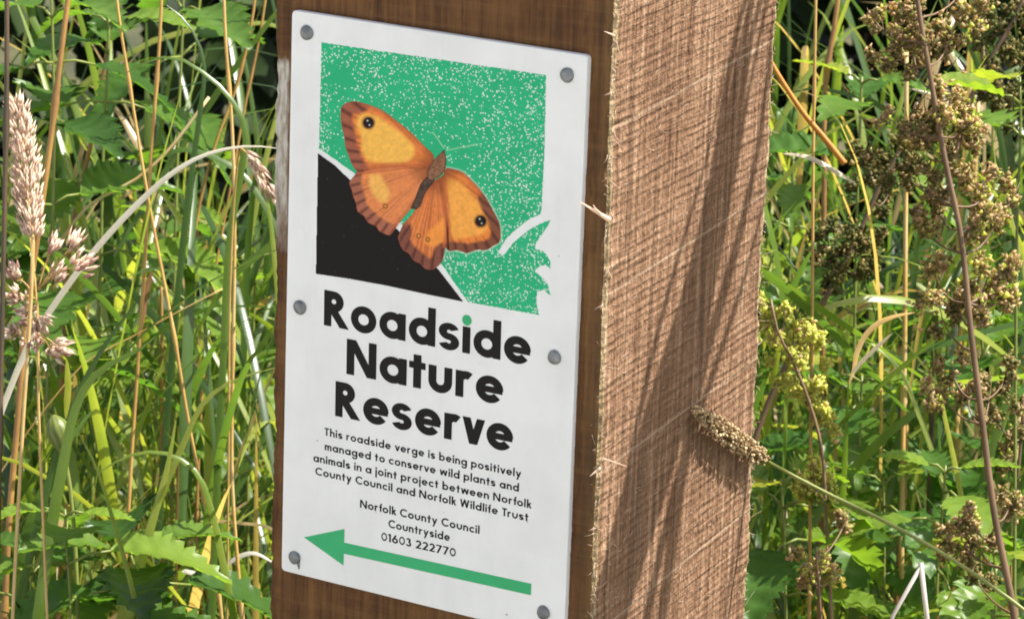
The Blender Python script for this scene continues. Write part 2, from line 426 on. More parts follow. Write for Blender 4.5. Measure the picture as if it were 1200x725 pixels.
# --- printed picture: colours worked out on a fine grid of the print (ink on the panel)
def lin(c): return np.array([((x / 255 + .055) / 1.055) ** 2.4 if x > 10 else x / 255 / 12.92 for x in c])
INK = 1.12
STEP = 0.6
gx = np.arange(366, 650, STEP); gy = np.arange(44, 374, STEP)
GX, GY = np.meshgrid(gx, gy)
def inside(poly, X, Y):
    r = np.zeros(X.shape, bool); j = len(poly) - 1
    for i in range(len(poly)):
        xi, yi = poly[i]; xj, yj = poly[j]
        if yi != yj:
            c = ((yi > Y) != (yj > Y)) & (X < (xj - xi) * (Y - yi) / (yj - yi) + xi); r ^= c
        j = i
    return r
def edged(poly, X, Y):
    d = np.full(X.shape, 1e9); j = len(poly) - 1
    for i in range(len(poly)):
        ax, ay = poly[j]; bx, by = poly[i]
        t = np.clip(((X - ax) * (bx - ax) + (Y - ay) * (by - ay)) / ((bx - ax) ** 2 + (by - ay) ** 2 + 1e-9), 0, 1)
        d = np.minimum(d, np.hypot(X - ax - t * (bx - ax), Y - ay - t * (by - ay))); j = i
    return d
def sdp(poly, X, Y): 
    d = edged(poly, X, Y); return np.where(inside(poly, X, Y), -d, d)
def sm(P, n=8):
    P = [Vector((*p, 0)) for p in P]; P = P + [P[0]]
    return [(q.x, q.y) for q in smooth_path(P, n * (len(P) - 1))[:-1]]
green_poly = [(377, 50), (640, 88), (638, 180), (636, 222), (634, 251), (619.6, 257.5), (604, 269.7), (593, 279.6), (584, 296), (590, 299.5), (602, 284), (617.4, 270.8), (632.8, 262),
  (646, 257.5), (637, 273), (628.4, 284), (627.3, 291.7), (634, 293), (640, 297), (645, 306), (645.6, 315), (640, 310.5), (632.8, 311.6), (626, 318), (637.3, 326), (642.8, 334.8), (645.6, 347),
  (637.3, 339.2), (629.5, 342), (628.4, 350), (631.7, 369), (590, 361.5), (548, 353.5), (520, 313), (490, 280), (463, 256), (414, 202), (374, 174)]
black_poly = [(372.5, 179), (392, 193), (412, 212), (440, 238), (463, 266), (490, 290), (514.7, 316), (544, 354), (500, 345), (451, 334.5), (410, 327), (370, 321)]
Zm = lambda L: [(390 + x / 3.295, 110 + y / 3.295) for x, y in L]
LF = sm(Zm([(30, 60), (45, 37), (80, 27), (130, 38), (190, 62), (250, 105), (310, 155), (360, 205), (392, 240), (380, 280), (350, 287), (250, 280), (160, 290), (95, 303), (70, 265), (50, 210), (38, 140), (28, 90)]))
LH = sm(Zm([(95, 298), (64, 345), (72, 375), (80, 400), (88, 425), (97, 455), (120, 475), (142, 502), (165, 512), (182, 532), (222, 546), (240, 525), (265, 490), (302, 446), (348, 375), (376, 290), (250, 276), (160, 286)]))
RF = sm(Zm([(440, 284), (500, 300), (545, 340), (590, 395), (630, 465), (650, 520), (645, 572), (620, 590), (600, 602), (560, 604), (520, 615), (480, 606), (447, 606), (440, 500), (433, 400), (424, 320)]))
RH = sm(Zm([(428, 312), (385, 340), (345, 402), (310, 458), (265, 515), (253, 562), (270, 602), (290, 615), (310, 643), (335, 655), (355, 676), (390, 678), (420, 655), (436, 600), (447, 500), (437, 400)]))
LFY = sm(Zm([(95, 85), (130, 72), (175, 85), (230, 120), (285, 165), (320, 210), (310, 250), (250, 272), (190, 270), (140, 262), (112, 225), (105, 160), (90, 120)]))
LHY = sm(Zm([(138, 310), (185, 310), (205, 340), (225, 390), (200, 425), (165, 405), (140, 360)]))
RFY = sm(Zm([(440, 320), (490, 335), (540, 385), (585, 440), (610, 500), (590, 540), (530, 555), (465, 560), (447, 500), (440, 400)]))
RHY = sm(Zm([(430, 470), (442, 530), (430, 580), (380, 590), (350, 575), (365, 530), (400, 500)]))
body = sm(Zm([(432, 212), (440, 250), (432, 300), (405, 325), (375, 335), (365, 300), (385, 262), (412, 232)]))
abdo = sm(Zm([(385, 300), (395, 325), (360, 380), (325, 445), (303, 445), (318, 405), (345, 340)]))
def bn(sc, seed):                                   # value noise on the grid
    r = np.random.default_rng(seed); h, w_ = int(400 / sc) + 3, int(400 / sc) + 3; g = r.random((h, w_))
    u = (GX - 360) / sc; v = (GY - 40) / sc; i = u.astype(int); j = v.astype(int); fu = u - i; fv = v - j
    fu = fu * fu * (3 - 2 * fu); fv = fv * fv * (3 - 2 * fv)
    return (g[j, i] * (1 - fu) + g[j, i + 1] * fu) * (1 - fv) + (g[j + 1, i] * (1 - fu) + g[j + 1, i + 1] * fu) * fv
def ss(a, b_, x): t = np.clip((x - a) / (b_ - a), 0, 1); return t * t * (3 - 2 * t)
def blend(c, colr, a): return c * (1 - a[..., None]) + np.asarray(colr) * a[..., None]
GREEN, WHITE, BLACK = lin((44, 168, 118)), lin((226, 232, 230)), lin((26, 24, 24))
C = np.zeros(GX.shape + (3,)) + GREEN
C *= (0.94 + .12 * bn(14, 1))[..., None]
# sponge speckle, denser to the edges
dr = np.minimum.reduce([(640 - GX) / 90, (GY - 50 - (GX - 377) * .145) / 75 + .12, (GX - 374) / 45 + .12])
dens = np.clip(.95 - dr * .55, .17, 1.0); dens = np.where(GY > 250, np.maximum(dens, .75), dens)
dens = np.where((GX < 412) & (GY > 78) & (GX > 386), dens * .35, dens) * (.5 + .9 * bn(24, 5))
hid = np.zeros(GX.shape)
nd = 9500; px = rng.uniform(368, 648, nd); py = rng.uniform(46, 372, nd); rad = rng.uniform(.35, 1.05, nd); asp = rng.uniform(.6, 1.6, nd)
for X, Y, r_, a_ in zip(px, py, rad, asp):
    i0, j0 = int((X - 366) / STEP), int((Y - 44) / STEP)
    if not (5 < i0 < GX.shape[1] - 5 and 5 < j0 < GX.shape[0] - 5): continue
    if rng.random() > dens[j0, i0]: continue
    s_ = (slice(j0 - 4, j0 + 5), slice(i0 - 4, i0 + 5))
    d = np.hypot((GX[s_] - X) * a_, (GY[s_] - Y) / a_)
    hid[s_] = np.maximum(hid[s_], 1 - ss(r_ * .5, r_ * 1.25, d))
C = blend(C, WHITE, hid * .92)
gmask = sdp(green_poly, GX, GY) < 0.25 + .9 * (bn(2.0, 8) - .5)
bmask = sdp(black_poly, GX, GY) < 0
C[bmask] = BLACK
dots = (bn(1.6, 9) > .985) & bmask; C[dots] = lin((90, 90, 86))
# butterfly
rootp = (390 + 400 / 3.295, 110 + 275 / 3.295)
ang = np.arctan2(GY - rootp[1], GX - rootp[0]); rr = np.hypot(GX - rootp[0], GY - rootp[1])
gr = np.random.default_rng(4).random(400)
def ray(fr): 
    u = (ang + math.pi) * fr; i = u.astype(int); f = u - i; return gr[i % 400] * (1 - f) + gr[(i + 1) % 400] * f
streak = ray(34) * .6 + ray(15) * .4
def edged2(L_, X, Y):
    d = np.full(X.shape, 1e9)
    for (ax, ay), (bx, by) in zip(L_, L_[1:]):
        t = np.clip(((X - ax) * (bx - ax) + (Y - ay) * (by - ay)) / ((bx - ax) ** 2 + (by - ay) ** 2 + 1e-9), 0, 1)
        d = np.minimum(d, np.hypot(X - ax - t * (bx - ax), Y - ay - t * (by - ay)))
    return d
BC = np.zeros_like(C); BM = np.zeros(GX.shape, bool)
def wing(poly, yel, base, yc, marg, mw, cen, outer):
    global BC, BM
    a2 = np.arctan2(GY - cen[1], GX - cen[0]); d = sdp(poly, GX, GY)
    od = edged2(outer, GX, GY)
    d = np.where(od < 6, d + .7 * np.abs(np.sin(a2 * 17)) - .2, d); k = d < 0
    far = np.hypot(GX - cen[0], GY - cen[1])
    c = np.zeros_like(C) + lin(base)
    c = blend(c, lin((232, 140, 62)), streak * .55)
    c = blend(c, lin((120, 52, 34)), ss(.62, .9, ray(60)) * .45)
    yd = sdp(yel, GX, GY)
    c = blend(c, lin(yc), (1 - ss(-4.5, 2.0, yd)) * (.85 + .15 * streak))
    mg = (1 - ss(mw * .8, mw * 1.15, od + 2.5 * (streak - .5)))
    dark = .5 + .5 * np.sin(a2 * 50)
    mc = blend(np.zeros_like(C) + lin(marg), lin((70, 36, 34)), dark ** 3 * .75)
    c = c * (1 - mg[..., None]) + mc * mg[..., None]
    rim = 1 - ss(0, 2.2, -d)
    c = blend(c, lin((150, 76, 52)), rim * .7)
    c = blend(c, lin((176, 92, 58)), (1 - ss(3.0, 6.5, -d)) * .55 * (od > 8))
    c = blend(c, lin((95, 45, 30)), (1 - ss(4, 26, far)) * .55)
    BC = np.where(k[..., None], c, BC); BM |= k
wing(LH, LHY, (208, 126, 84), (228, 172, 88), (160, 98, 76), 14, (498, 198), Zm([(70, 320), (64, 345), (80, 400), (97, 455), (142, 502), (182, 530), (222, 546)]))
wing(LF, LFY, (212, 118, 66), (232, 178, 82), (152, 88, 68), 15, (508, 192), Zm([(100, 29), (45, 37), (30, 60), (28, 90), (38, 140), (50, 210), (70, 265), (95, 303)]))
wing(RH, RHY, (204, 116, 72), (230, 144, 66), (126, 76, 62), 14, (516, 212), Zm([(262, 530), (253, 562), (270, 602), (310, 643), (355, 676), (390, 678), (420, 655), (432, 620)]))
wing(RF, RFY, (212, 118, 60), (232, 160, 74), (126, 76, 56), 12, (520, 200), Zm([(600, 410), (630, 465), (650, 520), (645, 572), (600, 602), (520, 615), (450, 606)]))
def disc(x, y, r_, colr, s=.8, a=1.):
    global BC
    d = np.hypot(GX - x, GY - y); BC = blend(BC, lin(colr), (1 - ss(r_ - s, r_ + s, d)) * a)
for (x, y) in ((390 + 139 / 3.295, 110 + 112 / 3.295), (390 + 572 / 3.295, 110 + 491 / 3.295)):
    disc(x, y, 8.4, (150, 92, 44), 1.2, .7); disc(x, y, 6.6, (34, 24, 26)); disc(x - 1.2, y - 2.6, 1.0, (190, 200, 190), .5); disc(x + 1.2, y + 2.6, 1.0, (170, 180, 170), .5)
for (x, y) in ((390 + 204 / 3.295, 110 + 433 / 3.295), (390 + 333 / 3.295, 110 + 548 / 3.295), (390 + 368 / 3.295, 110 + 562 / 3.295)):
    disc(x, y, 3.0, (120, 70, 40)); disc(x, y, 1.6, (206, 136, 66))
for poly, c1, c2 in ((abdo, (62, 50, 46), (96, 76, 62)), (body, (110, 70, 48), (150, 110, 84))):
    d = sdp(poly, GX, GY); k = d < 0
    c = blend(np.zeros_like(C) + lin(c1), lin(c2), bn(2.2, 3)); c = blend(c, lin((58, 40, 34)), (1 - ss(0, 3, -d)) * .7)
    BC = np.where(k[..., None], c, BC); BM |= k
sg = edged([(390 + 433 / 3.295, 110 + 280 / 3.295), (390 + 447 / 3.295, 110 + 600 / 3.295)], GX, GY)
BC = blend(BC, lin((60, 30, 24)), (1 - ss(.4, 1.8, sg)) * ss(250, 275, GY))
for a_, b_ in (((440, 218), (562, 194)), ((430, 210), (388, 150))):
    d = edged([(390 + a_[0] / 3.295, 110 + a_[1] / 3.295), (390 + b_[0] / 3.295, 110 + b_[1] / 3.295)], GX, GY)
    C = blend(C, lin((150, 200, 150)), (1 - ss(.3, 1.0, d)) * .8)
# thin pale halo round the wings
halo = np.minimum.reduce([sdp(q, GX, GY) for q in (LF, LH, RF, RH)])
C = blend(C, lin((206, 214, 200)), (1 - ss(.8, 2.0, halo)) * .4 * (GX > 520))
hm = (halo < 1.2) & ~BM & (GX > 520)
BC *= (.92 + .18 * bn(3.2, 21))[..., None] * (.95 + .1 * bn(1.3, 22))[..., None]
def print_mesh(name, mask, colors, lift):
    fm = mask[:-1, :-1] & mask[1:, :-1] & mask[:-1, 1:] & mask[1:, 1:]
    h, w_ = mask.shape
    used = np.zeros(mask.shape, bool); used[:-1, :-1] |= fm; used[1:, :-1] |= fm; used[:-1, 1:] |= fm; used[1:, 1:] |= fm
    idx = -np.ones(mask.shape, int); idx[used] = np.arange(used.sum())
    X, Y = GX[used], GY[used]
    ox = RGT.x * 0
    vx = np.array([FWD[k] + RGT[k] * (X - 600) / FPX - UPV[k] * (Y - 362.5) / FPX for k in range(3)])
    t = (-TH - CAM.y) / vx[1]
    P = np.stack([CAM.x + vx[0] * t - root.location.x, np.full(X.shape, -TH - lift), CAM.z + vx[2] * t - root.location.z], -1)
    j, i = np.nonzero(fm)
    F = np.stack([idx[j, i], idx[j + 1, i], idx[j + 1, i + 1], idx[j, i + 1]], -1)
    me = bpy.data.meshes.new(name)
    me.vertices.add(len(P)); me.vertices.foreach_set('co', P.ravel())
    me.loops.add(F.size); me.loops.foreach_set('vertex_index', F.ravel().astype(np.int32))
    me.polygons.add(len(F)); me.polygons.foreach_set('loop_start', np.arange(0, F.size, 4, dtype=np.int32))
    me.update(calc_edges=True); me.validate()
    ca = me.color_attributes.new('ink', 'FLOAT_COLOR', 'POINT')
    cc = np.ones((len(P), 4)); cc[:, :3] = colors[used] * INK; ca.data.foreach_set('color', cc.ravel())
    mt, n, b, out = new_mat(name + '_ink')
    a = N(n, 'ShaderNodeAttribute', attribute_name='ink'); n.links.new(a.outputs['Color'], b.inputs['Base Color'])
    b.inputs['Roughness'].default_value = 0.5; b.inputs['Specular IOR Level'].default_value = .1
    me.materials.append(mt)
    o = bpy.data.objects.new(name, me); col.objects.link(o); o.parent = root
    return o
print_mesh('picture_print', (gmask | bmask | hm), C, .00010)
print_mesh('butterfly_print', BM, BC, .00022)

# --- lettering: geometric sans glyphs drawn from strokes and rings, contoured to clean outlines
class Glyphs:
    def __init__(s, w, xh, res): s.w = w; s.xh = xh; s.res = res; s.c = {}
    def sdf(s, ch, X, Y):
        w, xh = s.w, s.xh; R = xh / 2 + .01; yo = xh / 2; asc = 1.06
        def seg(x0, y0, x1, y1, ww=w):
            dx, dy = x1 - x0, y1 - y0; L = math.hypot(dx, dy); u = ((X - x0) * dx + (Y - y0) * dy) / L; v = (-(X - x0) * dy + (Y - y0) * dx) / L
            return np.maximum(np.maximum(-u, u - L), abs(v) - ww / 2)
        def vst(x, y0, y1, ww=w): return seg(x + ww / 2, y0, x + ww / 2, y1, ww)
        def ring(cx, cy_, ro, ww=w, sx=1., sy_=1.): return abs(np.hypot((X - cx) / sx, (Y - cy_) / sy_) - (ro - ww / 2)) - ww / 2
        def arc(cx, cy_, ro, a0, a1, ww=w, sx=1.):
            th = np.degrees(np.arctan2(Y - cy_, (X - cx) / sx)); mid = (a0 + a1) / 2; dl = (th - mid + 180) % 360 - 180
            return np.maximum(ring(cx, cy_, ro, ww, sx), (abs(dl) - (a1 - a0) / 2) * .017 * ro)
        def dia(x0, y0, x1, y1, ww=w):              # diagonal with horizontal cuts; x = centre line
            sl = (x1 - x0) / (y1 - y0); lo, hi = min(y0, y1), max(y0, y1)
            return np.maximum(abs(X - (x0 + (Y - y0) * sl)) / math.hypot(1, sl) - ww / 2, np.maximum(lo - Y, Y - hi))
        U = lambda *a: np.minimum.reduce(a)
        dot = lambda x, y: np.hypot(X - x, Y - y) - w * .62
        D = 2 * R
        if ch == 'o': return ring(R, yo, R), D
        if ch in 'adgq':
            g = [ring(R, yo, R), vst(D - w * .92, 0, xh + .005)]
            if ch == 'd': g[1] = vst(D - w * .92, 0, asc)
            if ch == 'g':
                g[1] = vst(D - w * .92, -.06, xh + .005); g.append(arc(D - w * .92 + w - R, -.03, R, -165, 0))
            return U(*g), D + w * .08
        if ch in 'bp':
            g = vst(0, 0, asc) if ch == 'b' else vst(0, -.34, xh + .005)
            return U(ring(R + w * .0, yo, R), g), D
        if ch == 'c': return arc(R, yo, R, 42, 318), D * .86
        if ch == 'e':
            a = arc(R, yo, R, 0, 322); bar = np.maximum(np.maximum(abs(Y - yo) - w * .40, abs(X - R) - (R - .02)), 0 * X - 1)
            return U(a, bar), D
        if ch == 's':
            ww = min(w, .185); r_ = (xh + .02 + ww) / 4; sx = 1.26
            return U(arc(r_ * sx, xh + .01 - r_, r_, 22, 270, ww, sx), arc(r_ * sx, r_ - .01, r_, -160, 90, ww, sx)), 2 * r_ * sx
        if ch == 'i' or ch == 'j':
            g = vst(0, 0 if ch == 'i' else -.34, xh)
            return (U(g, dot(w / 2, xh + w * .62 + .09)) if s.w < .2 or ch == 'j' else g), w
        if ch == 'l': return vst(0, 0, asc), w
        if ch == 'r': return U(vst(0, 0, xh), arc(w + .07, xh - .29, .30, 55, 150, w)), w + .245
        if ch == 'n': return U(vst(0, 0, xh), arc(.30, xh - .29, .30, 0, 180), vst(.60 - w, 0, xh - .28)), .60
        if ch == 'h': return U(vst(0, 0, asc), arc(.30, xh - .29, .30, 0, 180), vst(.60 - w, 0, xh - .28)), .60
        if ch == 'm':
            q = .26; x2 = 2 * q - w
            return U(vst(0, 0, xh), arc(q, xh - q + .01, q, 0, 180), vst(x2, 0, xh - q + .02), arc(x2 + q, xh - q + .01, q, 0, 180), vst(x2 + 2 * q - w, 0, xh - q + .02)), x2 + 2 * q
        if ch == 'u': return U(vst(0, .32, xh), arc(.33, .32, .33, 180, 360), vst(.66 - w, .29, xh)), .66
        if ch == 't': return U(vst(.12, 0, .93), seg(0, xh - w * .42, .24 + w, xh - w * .42, w * .84)), .24 + w
        if ch == 'f': return U(vst(.09, 0, .80), arc(.09 + .22, .83, .22, 75, 180), seg(0, xh - w * .42, .34, xh - w * .42, w * .84)), .34
        if ch == 'k': return U(vst(0, 0, asc), dia(w * .7, xh * .46, .36 + w * .35, xh, w * .98), dia(.46, 0, .16 + w * .4, xh * .62, w * .98)), .50
        if ch == 'v': return U(dia(w * .56, xh, .33, 0), dia(.66 - w * .56, xh, .33, 0)), .66
        if ch == 'y': return U(dia(w * .56, xh, .33, 0), dia(.66 - w * .56, xh, .33 - .33 * .52 + w * .1, -.34)), .66
        if ch == 'w': return U(dia(w * .55, xh, .24, 0), dia(.46, xh, .24, 0), dia(.46, xh, .70, 0), dia(.94 - w * .55, xh, .70, 0)), .94
        if ch == 'W': return U(dia(w * .55, 1, .30, 0), dia(.56, 1, .30, 0), dia(.56, 1, .82, 0), dia(1.12 - w * .55, 1, .82, 0)), 1.12
        if ch == 'T': return U(vst(.29 - w / 2, 0, 1), seg(0, 1 - w * .45, .58, 1 - w * .45, w * .9)), .58
        if ch == 'C': return arc(.51, .5, .51, 44, 316), .86
        if ch == 'N': return U(vst(0, 0, 1), vst(.85 - w, 0, 1), dia(w * .62, 1, .85 - w * .62, 0, w * 1.0)), .85
        if ch == 'R':
            r_ = .29; cx = w * .5 + .18
            bowl = np.maximum(np.minimum(ring(cx, 1 - r_, r_), np.maximum(np.maximum(abs(abs(Y - (1 - r_)) - (r_ - w / 2)) - w / 2, X - cx), -X)), -X + .01)
            return U(vst(0, 0, 1), bowl, dia(.26, 1 - 2 * r_ + .06, .74 - w * .58, 0, w * 1.0)), .74
        if ch == '0': return ring(.31, .5, .5, w, .62), .62
        if ch == '1': return U(vst(.10, 0, 1), dia(0.02, .80, .14, 1, w * .8)), .10 + w
        if ch == '6': return U(ring(.32, .32, .33), dia(.10 + w * .25, .42, .40, 1.0)), .64
        if ch == '7': return U(seg(0, 1 - w * .42, .60, 1 - w * .42, w * .84), dia(.15, 0, .52, .95)), .60
        if ch == '2': return U(arc(.29, .71, .29, -30, 172), dia(.10, .05, .52, .62), seg(0, w * .42, .60, w * .42, w * .84)), .60
        if ch == '3': return U(arc(.25, .75, .25, -90, 165), arc(.27, .28, .29, -165, 90)), .56
    def get(s, ch):
        if ch in s.c: return s.c[ch]
        h = s.res; xs_ = np.arange(-.06, 1.25, h); ys_ = np.arange(-.42, 1.2, h); X, Y = np.meshgrid(xs_, ys_)
        d, adv = s.sdf(ch, X, Y)
        V, F, key = [], [], {}
        def vid(k, p):
            if k not in key: key[k] = len(V); V.append(p)
            return key[k]
        ny, nx = d.shape; neg = d < 0
        cells = neg[:-1, :-1] | neg[1:, :-1] | neg[:-1, 1:] | neg[1:, 1:]
        for j, i in zip(*np.nonzero(cells)):
            cs = ((j, i), (j, i + 1), (j + 1, i + 1), (j + 1, i)); f = []
            for k in range(4):
                a, b_ = cs[k], cs[(k + 1) % 4]; da, db = d[a], d[b_]
                if da < 0: f.append(vid(a, (X[a], Y[a])))
                if (da < 0) != (db < 0):
                    t = da / (da - db); f.append(vid((min(a, b_), max(a, b_)), (X[a] + (X[b_] - X[a]) * t, Y[a] + (Y[b_] - Y[a]) * t)))
            if len(f) > 2: F.append(f)
        s.c[ch] = (V, F, adv); return s.c[ch]
M['ink'] = flat_mat('black_print', (.012, .0115, .0115), .5, .12)
M['green'] = flat_mat('green_print', tuple(lin((48, 162, 104)) * INK), .5, .3, .06, 120)
BOLD = Glyphs(.222, .73, .0125); BOOK = Glyphs(.182, .68, .025)
KERN = {'Ro': -.03, 'Na': 0, 'rv': -.05, 've': -.05, 'Tr': -.06, 'Wi': 0, 'ow': -.03, 'we': -.04, 'fo': -.05, 'lk': 0, 'at': -.03, 'tu': -.01}
def text_line(name, txt, font, p0, p1, cap, gap, lift=.00012, spacew=.30):
    a, e = S(*p0), S(*p1); zb = (a[1] + e[1]) / 2; tilt = (e[1] - a[1]) / (e[0] - a[0])
    x = 0; pos = []
    for k, ch in enumerate(txt):
        if ch == ' ': x += spacew; continue
        V, F, adv = font.get(ch); pos.append((ch, x)); nxt = txt[k + 1] if k + 1 < len(txt) else ''
        last = x + adv; x += adv + gap + KERN.get(ch + nxt, 0)
    sx = (e[0] - a[0]) / last; mb = MB(); ipos = None
    for ch, x in pos:
        V, F, adv = font.get(ch)
        if ch == 'i' and ipos is None: ipos = (a[0] + (x + adv / 2) * sx)
        P = []
        for (u, v) in V:
            X = a[0] + (x + u) * sx; P.append((X, -TH - lift, a[1] + (X - a[0]) * tilt * .5 + (zb - a[1]) * .5 + v * cap))
        mb.add(P, F)
    o = mb.build(name, M['ink'], root, smooth=False)
    print('LINE', txt[:12], 'sx/cap', round(sx / cap, 3), 'slope', round(tilt, 4))
    return sx, ipos, zb
capm = lambda px: px / FPX * 1.40 * 1.035
s1 = text_line('title_line', 'Roadside', BOLD, (379.6, 380.7), (621.7, 428.5), capm(41.5), .092)
text_line('title_line', 'Nature', BOLD, (406, 438.3), (589.5, 474), capm(41.5), .092)
text_line('title_line', 'Reserve', BOLD, (392.8, 487.7), (601, 529), capm(41.5), .092)
mb = MB()
dc = S(547.3, 375); V = [(dc[0] + .0024 * math.cos(t), -TH - .00013, dc[1] + .0024 * math.sin(t)) for t in np.linspace(0, 2 * math.pi, 25)[:-1]]
mb.add(V, [tuple(range(24))]); mb.build('green_dot', M['green'], root, smooth=False)['label'] = 'green dot over the letter i'
for txt, a, e, c in (('This roadside verge is being positively', (380.3, 510.2), (610.9, 558.9), 9.3), ('managed to conserve wild plants and', (380.6, 527.5), (608.2, 575.0), 9.3),
                     ('animals in a joint project between Norfolk', (367.2, 540.8), (622.5, 594.5), 9.3), ('County Council and Norfolk Wildlife Trust', (369.6, 556.6), (619.2, 609.5), 9.3),
                     ('Norfolk County Council', (422.0, 594.6), (562.0, 624.6), 9.5), ('Countryside', (455.2, 617.6), (527.2, 633.3), 9.5), ('01603 222770', (447.0, 633.0), (534.0, 651.5), 9.8)):
    text_line('text_line', txt, BOOK, a, e, capm(c), .125, spacew=.36)
mb = MB()
arrow = [(356.3, 629), (403.8, 619.3), (403.5, 635.2), (622.8, 683.4), (622.3, 696.8), (403.1, 648.2), (402.6, 662)]
A = [S(*q) for q in arrow]
mb.add([(q[0], -TH - .00011, q[1]) for q in A], [(0, 6, 5, 2, 1)[::-1], (2, 5, 4, 3)[::-1]])
mb.build('green_arrow', M['green'], root, smooth=False)
mt, n, b, out = new_mat('galvanised_nail')
tc = n.nodes.new('ShaderNodeTexCoord')
n.links.new(ramp(n, noise(n, 300, tc.outputs['Object']), [(0.3, (.13, .14, .15)), (0.7, (.27, .28, .29))]), b.inputs['Base Color'])
b.inputs['Metallic'].default_value = .5; b.inputs['Roughness'].default_value = .5
M['nail'] = mt
M['stain'] = flat_mat('rust_stain', (.42, .42, .43), .7, .2)
for (x, y) in ((360, 38.5), (665, 88), (352, 360), (650, 418.5), (345.5, 652.5), (637, 717)):
    c = S(x, y); mb = MB(); k = 20; V = []; R_ = .00315 * rng.uniform(.97, 1.05)
    prof = [(1.0, .0001), (1.02, -.0004), (.97, -.0008), (.8, -.00115), (.5, -.0014), (.2, -.0015)]
    tl = rng.normal(0, .05, 2)
    for rr_, yy in prof:
        for i in range(k):
            t = 2 * math.pi * i / k; ir = 1 + .03 * math.sin(3 * t + x)
            V.append((c[0] + R_ * rr_ * ir * math.cos(t), -TH + yy + R_ * rr_ * (tl[0] * math.cos(t) + tl[1] * math.sin(t)) - .0001, c[1] + R_ * rr_ * ir * math.sin(t)))
    F = [(l * k + i, l * k + (i + 1) % k, (l + 1) * k + (i + 1) % k, (l + 1) * k + i) for l in range(5) for i in range(k)] + [tuple(range(5 * k, 6 * k))]
    mb.add(V, F); mb.build('nail', M['nail'], root)
mb = MB(); c = S(349.5, 659)
mb.add([(c[0] - .0015, -TH - .0002, c[1] + .0016), (c[0] + .0012, -TH - .0002, c[1] + .002), (c[0] + .0009, -TH - .0002, c[1] - .0028), (c[0] + .0002, -TH - .0002, c[1] - .003)], [(0, 3, 2, 1)])
mb.build('nail_stain', M['nail'], root, smooth=False)
mb = MB()
for (x, y, r_) in ((594, 719.5, .0005), (372, 516, .0004), (618, 611, .0003), (441, 600, .00025), (600, 320, .0002), (520, 600, .0002), (655, 300, .0003)):
    mb = MB(); c = S(x, y); mb.add([(c[0] + r_ * math.cos(t) * 1.2, -TH - .0002, c[1] + r_ * math.sin(t)) for t in np.linspace(0, 6.283, 9)[:-1]], [tuple(range(8))])
    mb.build('dirt_speck', M['stain'], root, smooth=False)

# ------------------------------------------------------------------ plants
def ground_end(P, drift=None):
    """carry a stem on from its last seen point down to the ground"""
    a, b_ = P[-2], P[-1]; d = (b_ - a); d.z = min(d.z, -abs(d.length) * .6); d.normalize()
    k = b_.z / -d.z * .85
    foot = Vector((b_.x + d.x * k * .55, b_.y + d.y * k * .55, -.01))
    mid = b_.lerp(foot, .5) + Vector((d.x, d.y, 0)) * .03
    return P + [mid, foot]
def path(px, d0, d1=None, rooted=True):
    d1 = d0 if d1 is None else d1; k = len(px) - 1
    P = [at(x, y, d0 + (d1 - d0) * i / k) for i, (x, y) in enumerate(px)]
    return ground_end(P) if rooted else P

def stalk(name, px, d, rpx, tint, label, cat, group=None, mat='straw', d1=None, rooted=True, nodes=True):
    P = smooth_path(path(px, d, d1, rooted), 64); r = rpx / FPX * d
    mb = MB(); rr = []
    for i in range(len(P)):
        q = r * (.75 + .4 * i / len(P))
        if nodes and i % 11 == 6: q *= 1.5
        rr.append(q)
    tube(mb, P, rr, 7, 0, [min(1, max(0, tint + .1 * math.sin(i * .9))) for i in range(len(P)) for _ in range(7)])
    o = mb.build(name, M[mat]); return tag(o, label, cat, group)

def blade(px, d, wpx, tint, label, mat='grass', d1=None, rooted=False, fold=.3, twist=0., name='grass_blade', cat='grass blade', tipped=(True, False)):
    P = smooth_path(path(px, d, d1, rooted), 60 if rooted else 26); n_ = len(P); wd = []
    for i in range(n_):
        t = i / (n_ - 1); q = 1
        if tipped[0]: q *= min(1, (t / (.18 if rooted else .35) + .03)) ** .6
        if tipped[1]: q *= min(1, ((1 - t) / .3 + .03)) ** .6
        wd.append(wpx / FPX * d * q)
    sd = (RGT * .8 + FWD * .6) if abs(px[0][1] - px[-1][1]) > abs(px[0][0] - px[-1][0]) else (UPV * .8 - FWD * .6)
    mb = MB(); ribbon(mb, P, wd, sd, fold, 0, tint, twist, (SDIR * .75 - FWD).normalized())
    o = mb.build(name, M[mat]); return tag(o, label, cat)

def leaf_geo(mb, base, axis, up, L_, wr=.5, teeth=12, tint=.5, droop=.35, cup=.25, vein=.02, mat=0, toothd=.34):
    """a toothed leaf with sunken veins, curved along its length"""
    axis = axis.normalized(); side = axis.cross(up).normalized(); up = side.cross(axis).normalized()
    ns = teeth * 3 + 1; cols = [-1, -.66, -.33, 0, .33, .66, 1]; V = []; T_ = []
    for i in range(ns):
        t = i / (ns - 1)
        hw = L_ * wr * .5 * (math.sin(math.pi * t ** .72) ** .85 if 0 < t < 1 else 0) + L_ * .004
        saw = (i % 3) / 2.0
        c = base + axis * (L_ * t) - up * (L_ * droop * t * t) + side * (L_ * .05 * math.sin(3 * t + L_ * 900))
        for q in cols:
            ww = hw * q
            if abs(q) == 1: ww *= 1 + toothd * (saw - .5); 
            shift = axis * (L_ * .045 * (saw - .3) if abs(q) == 1 else 0)
            zz = cup * hw * abs(q) ** 1.4 + vein * L_ * .5 * math.cos(2 * math.pi * (t * teeth * .5 - abs(q) * .9)) * (1 if 0.1 < abs(q) else -.6)
            V.append(c + side * ww + up * zz + shift); T_.append(tint)
    k = 7
    mb.add(V, [(i * k + j, i * k + j + 1, (i + 1) * k + j + 1, (i + 1) * k + j) for i in range(ns - 1) for j in range(k - 1)], mat, T_)

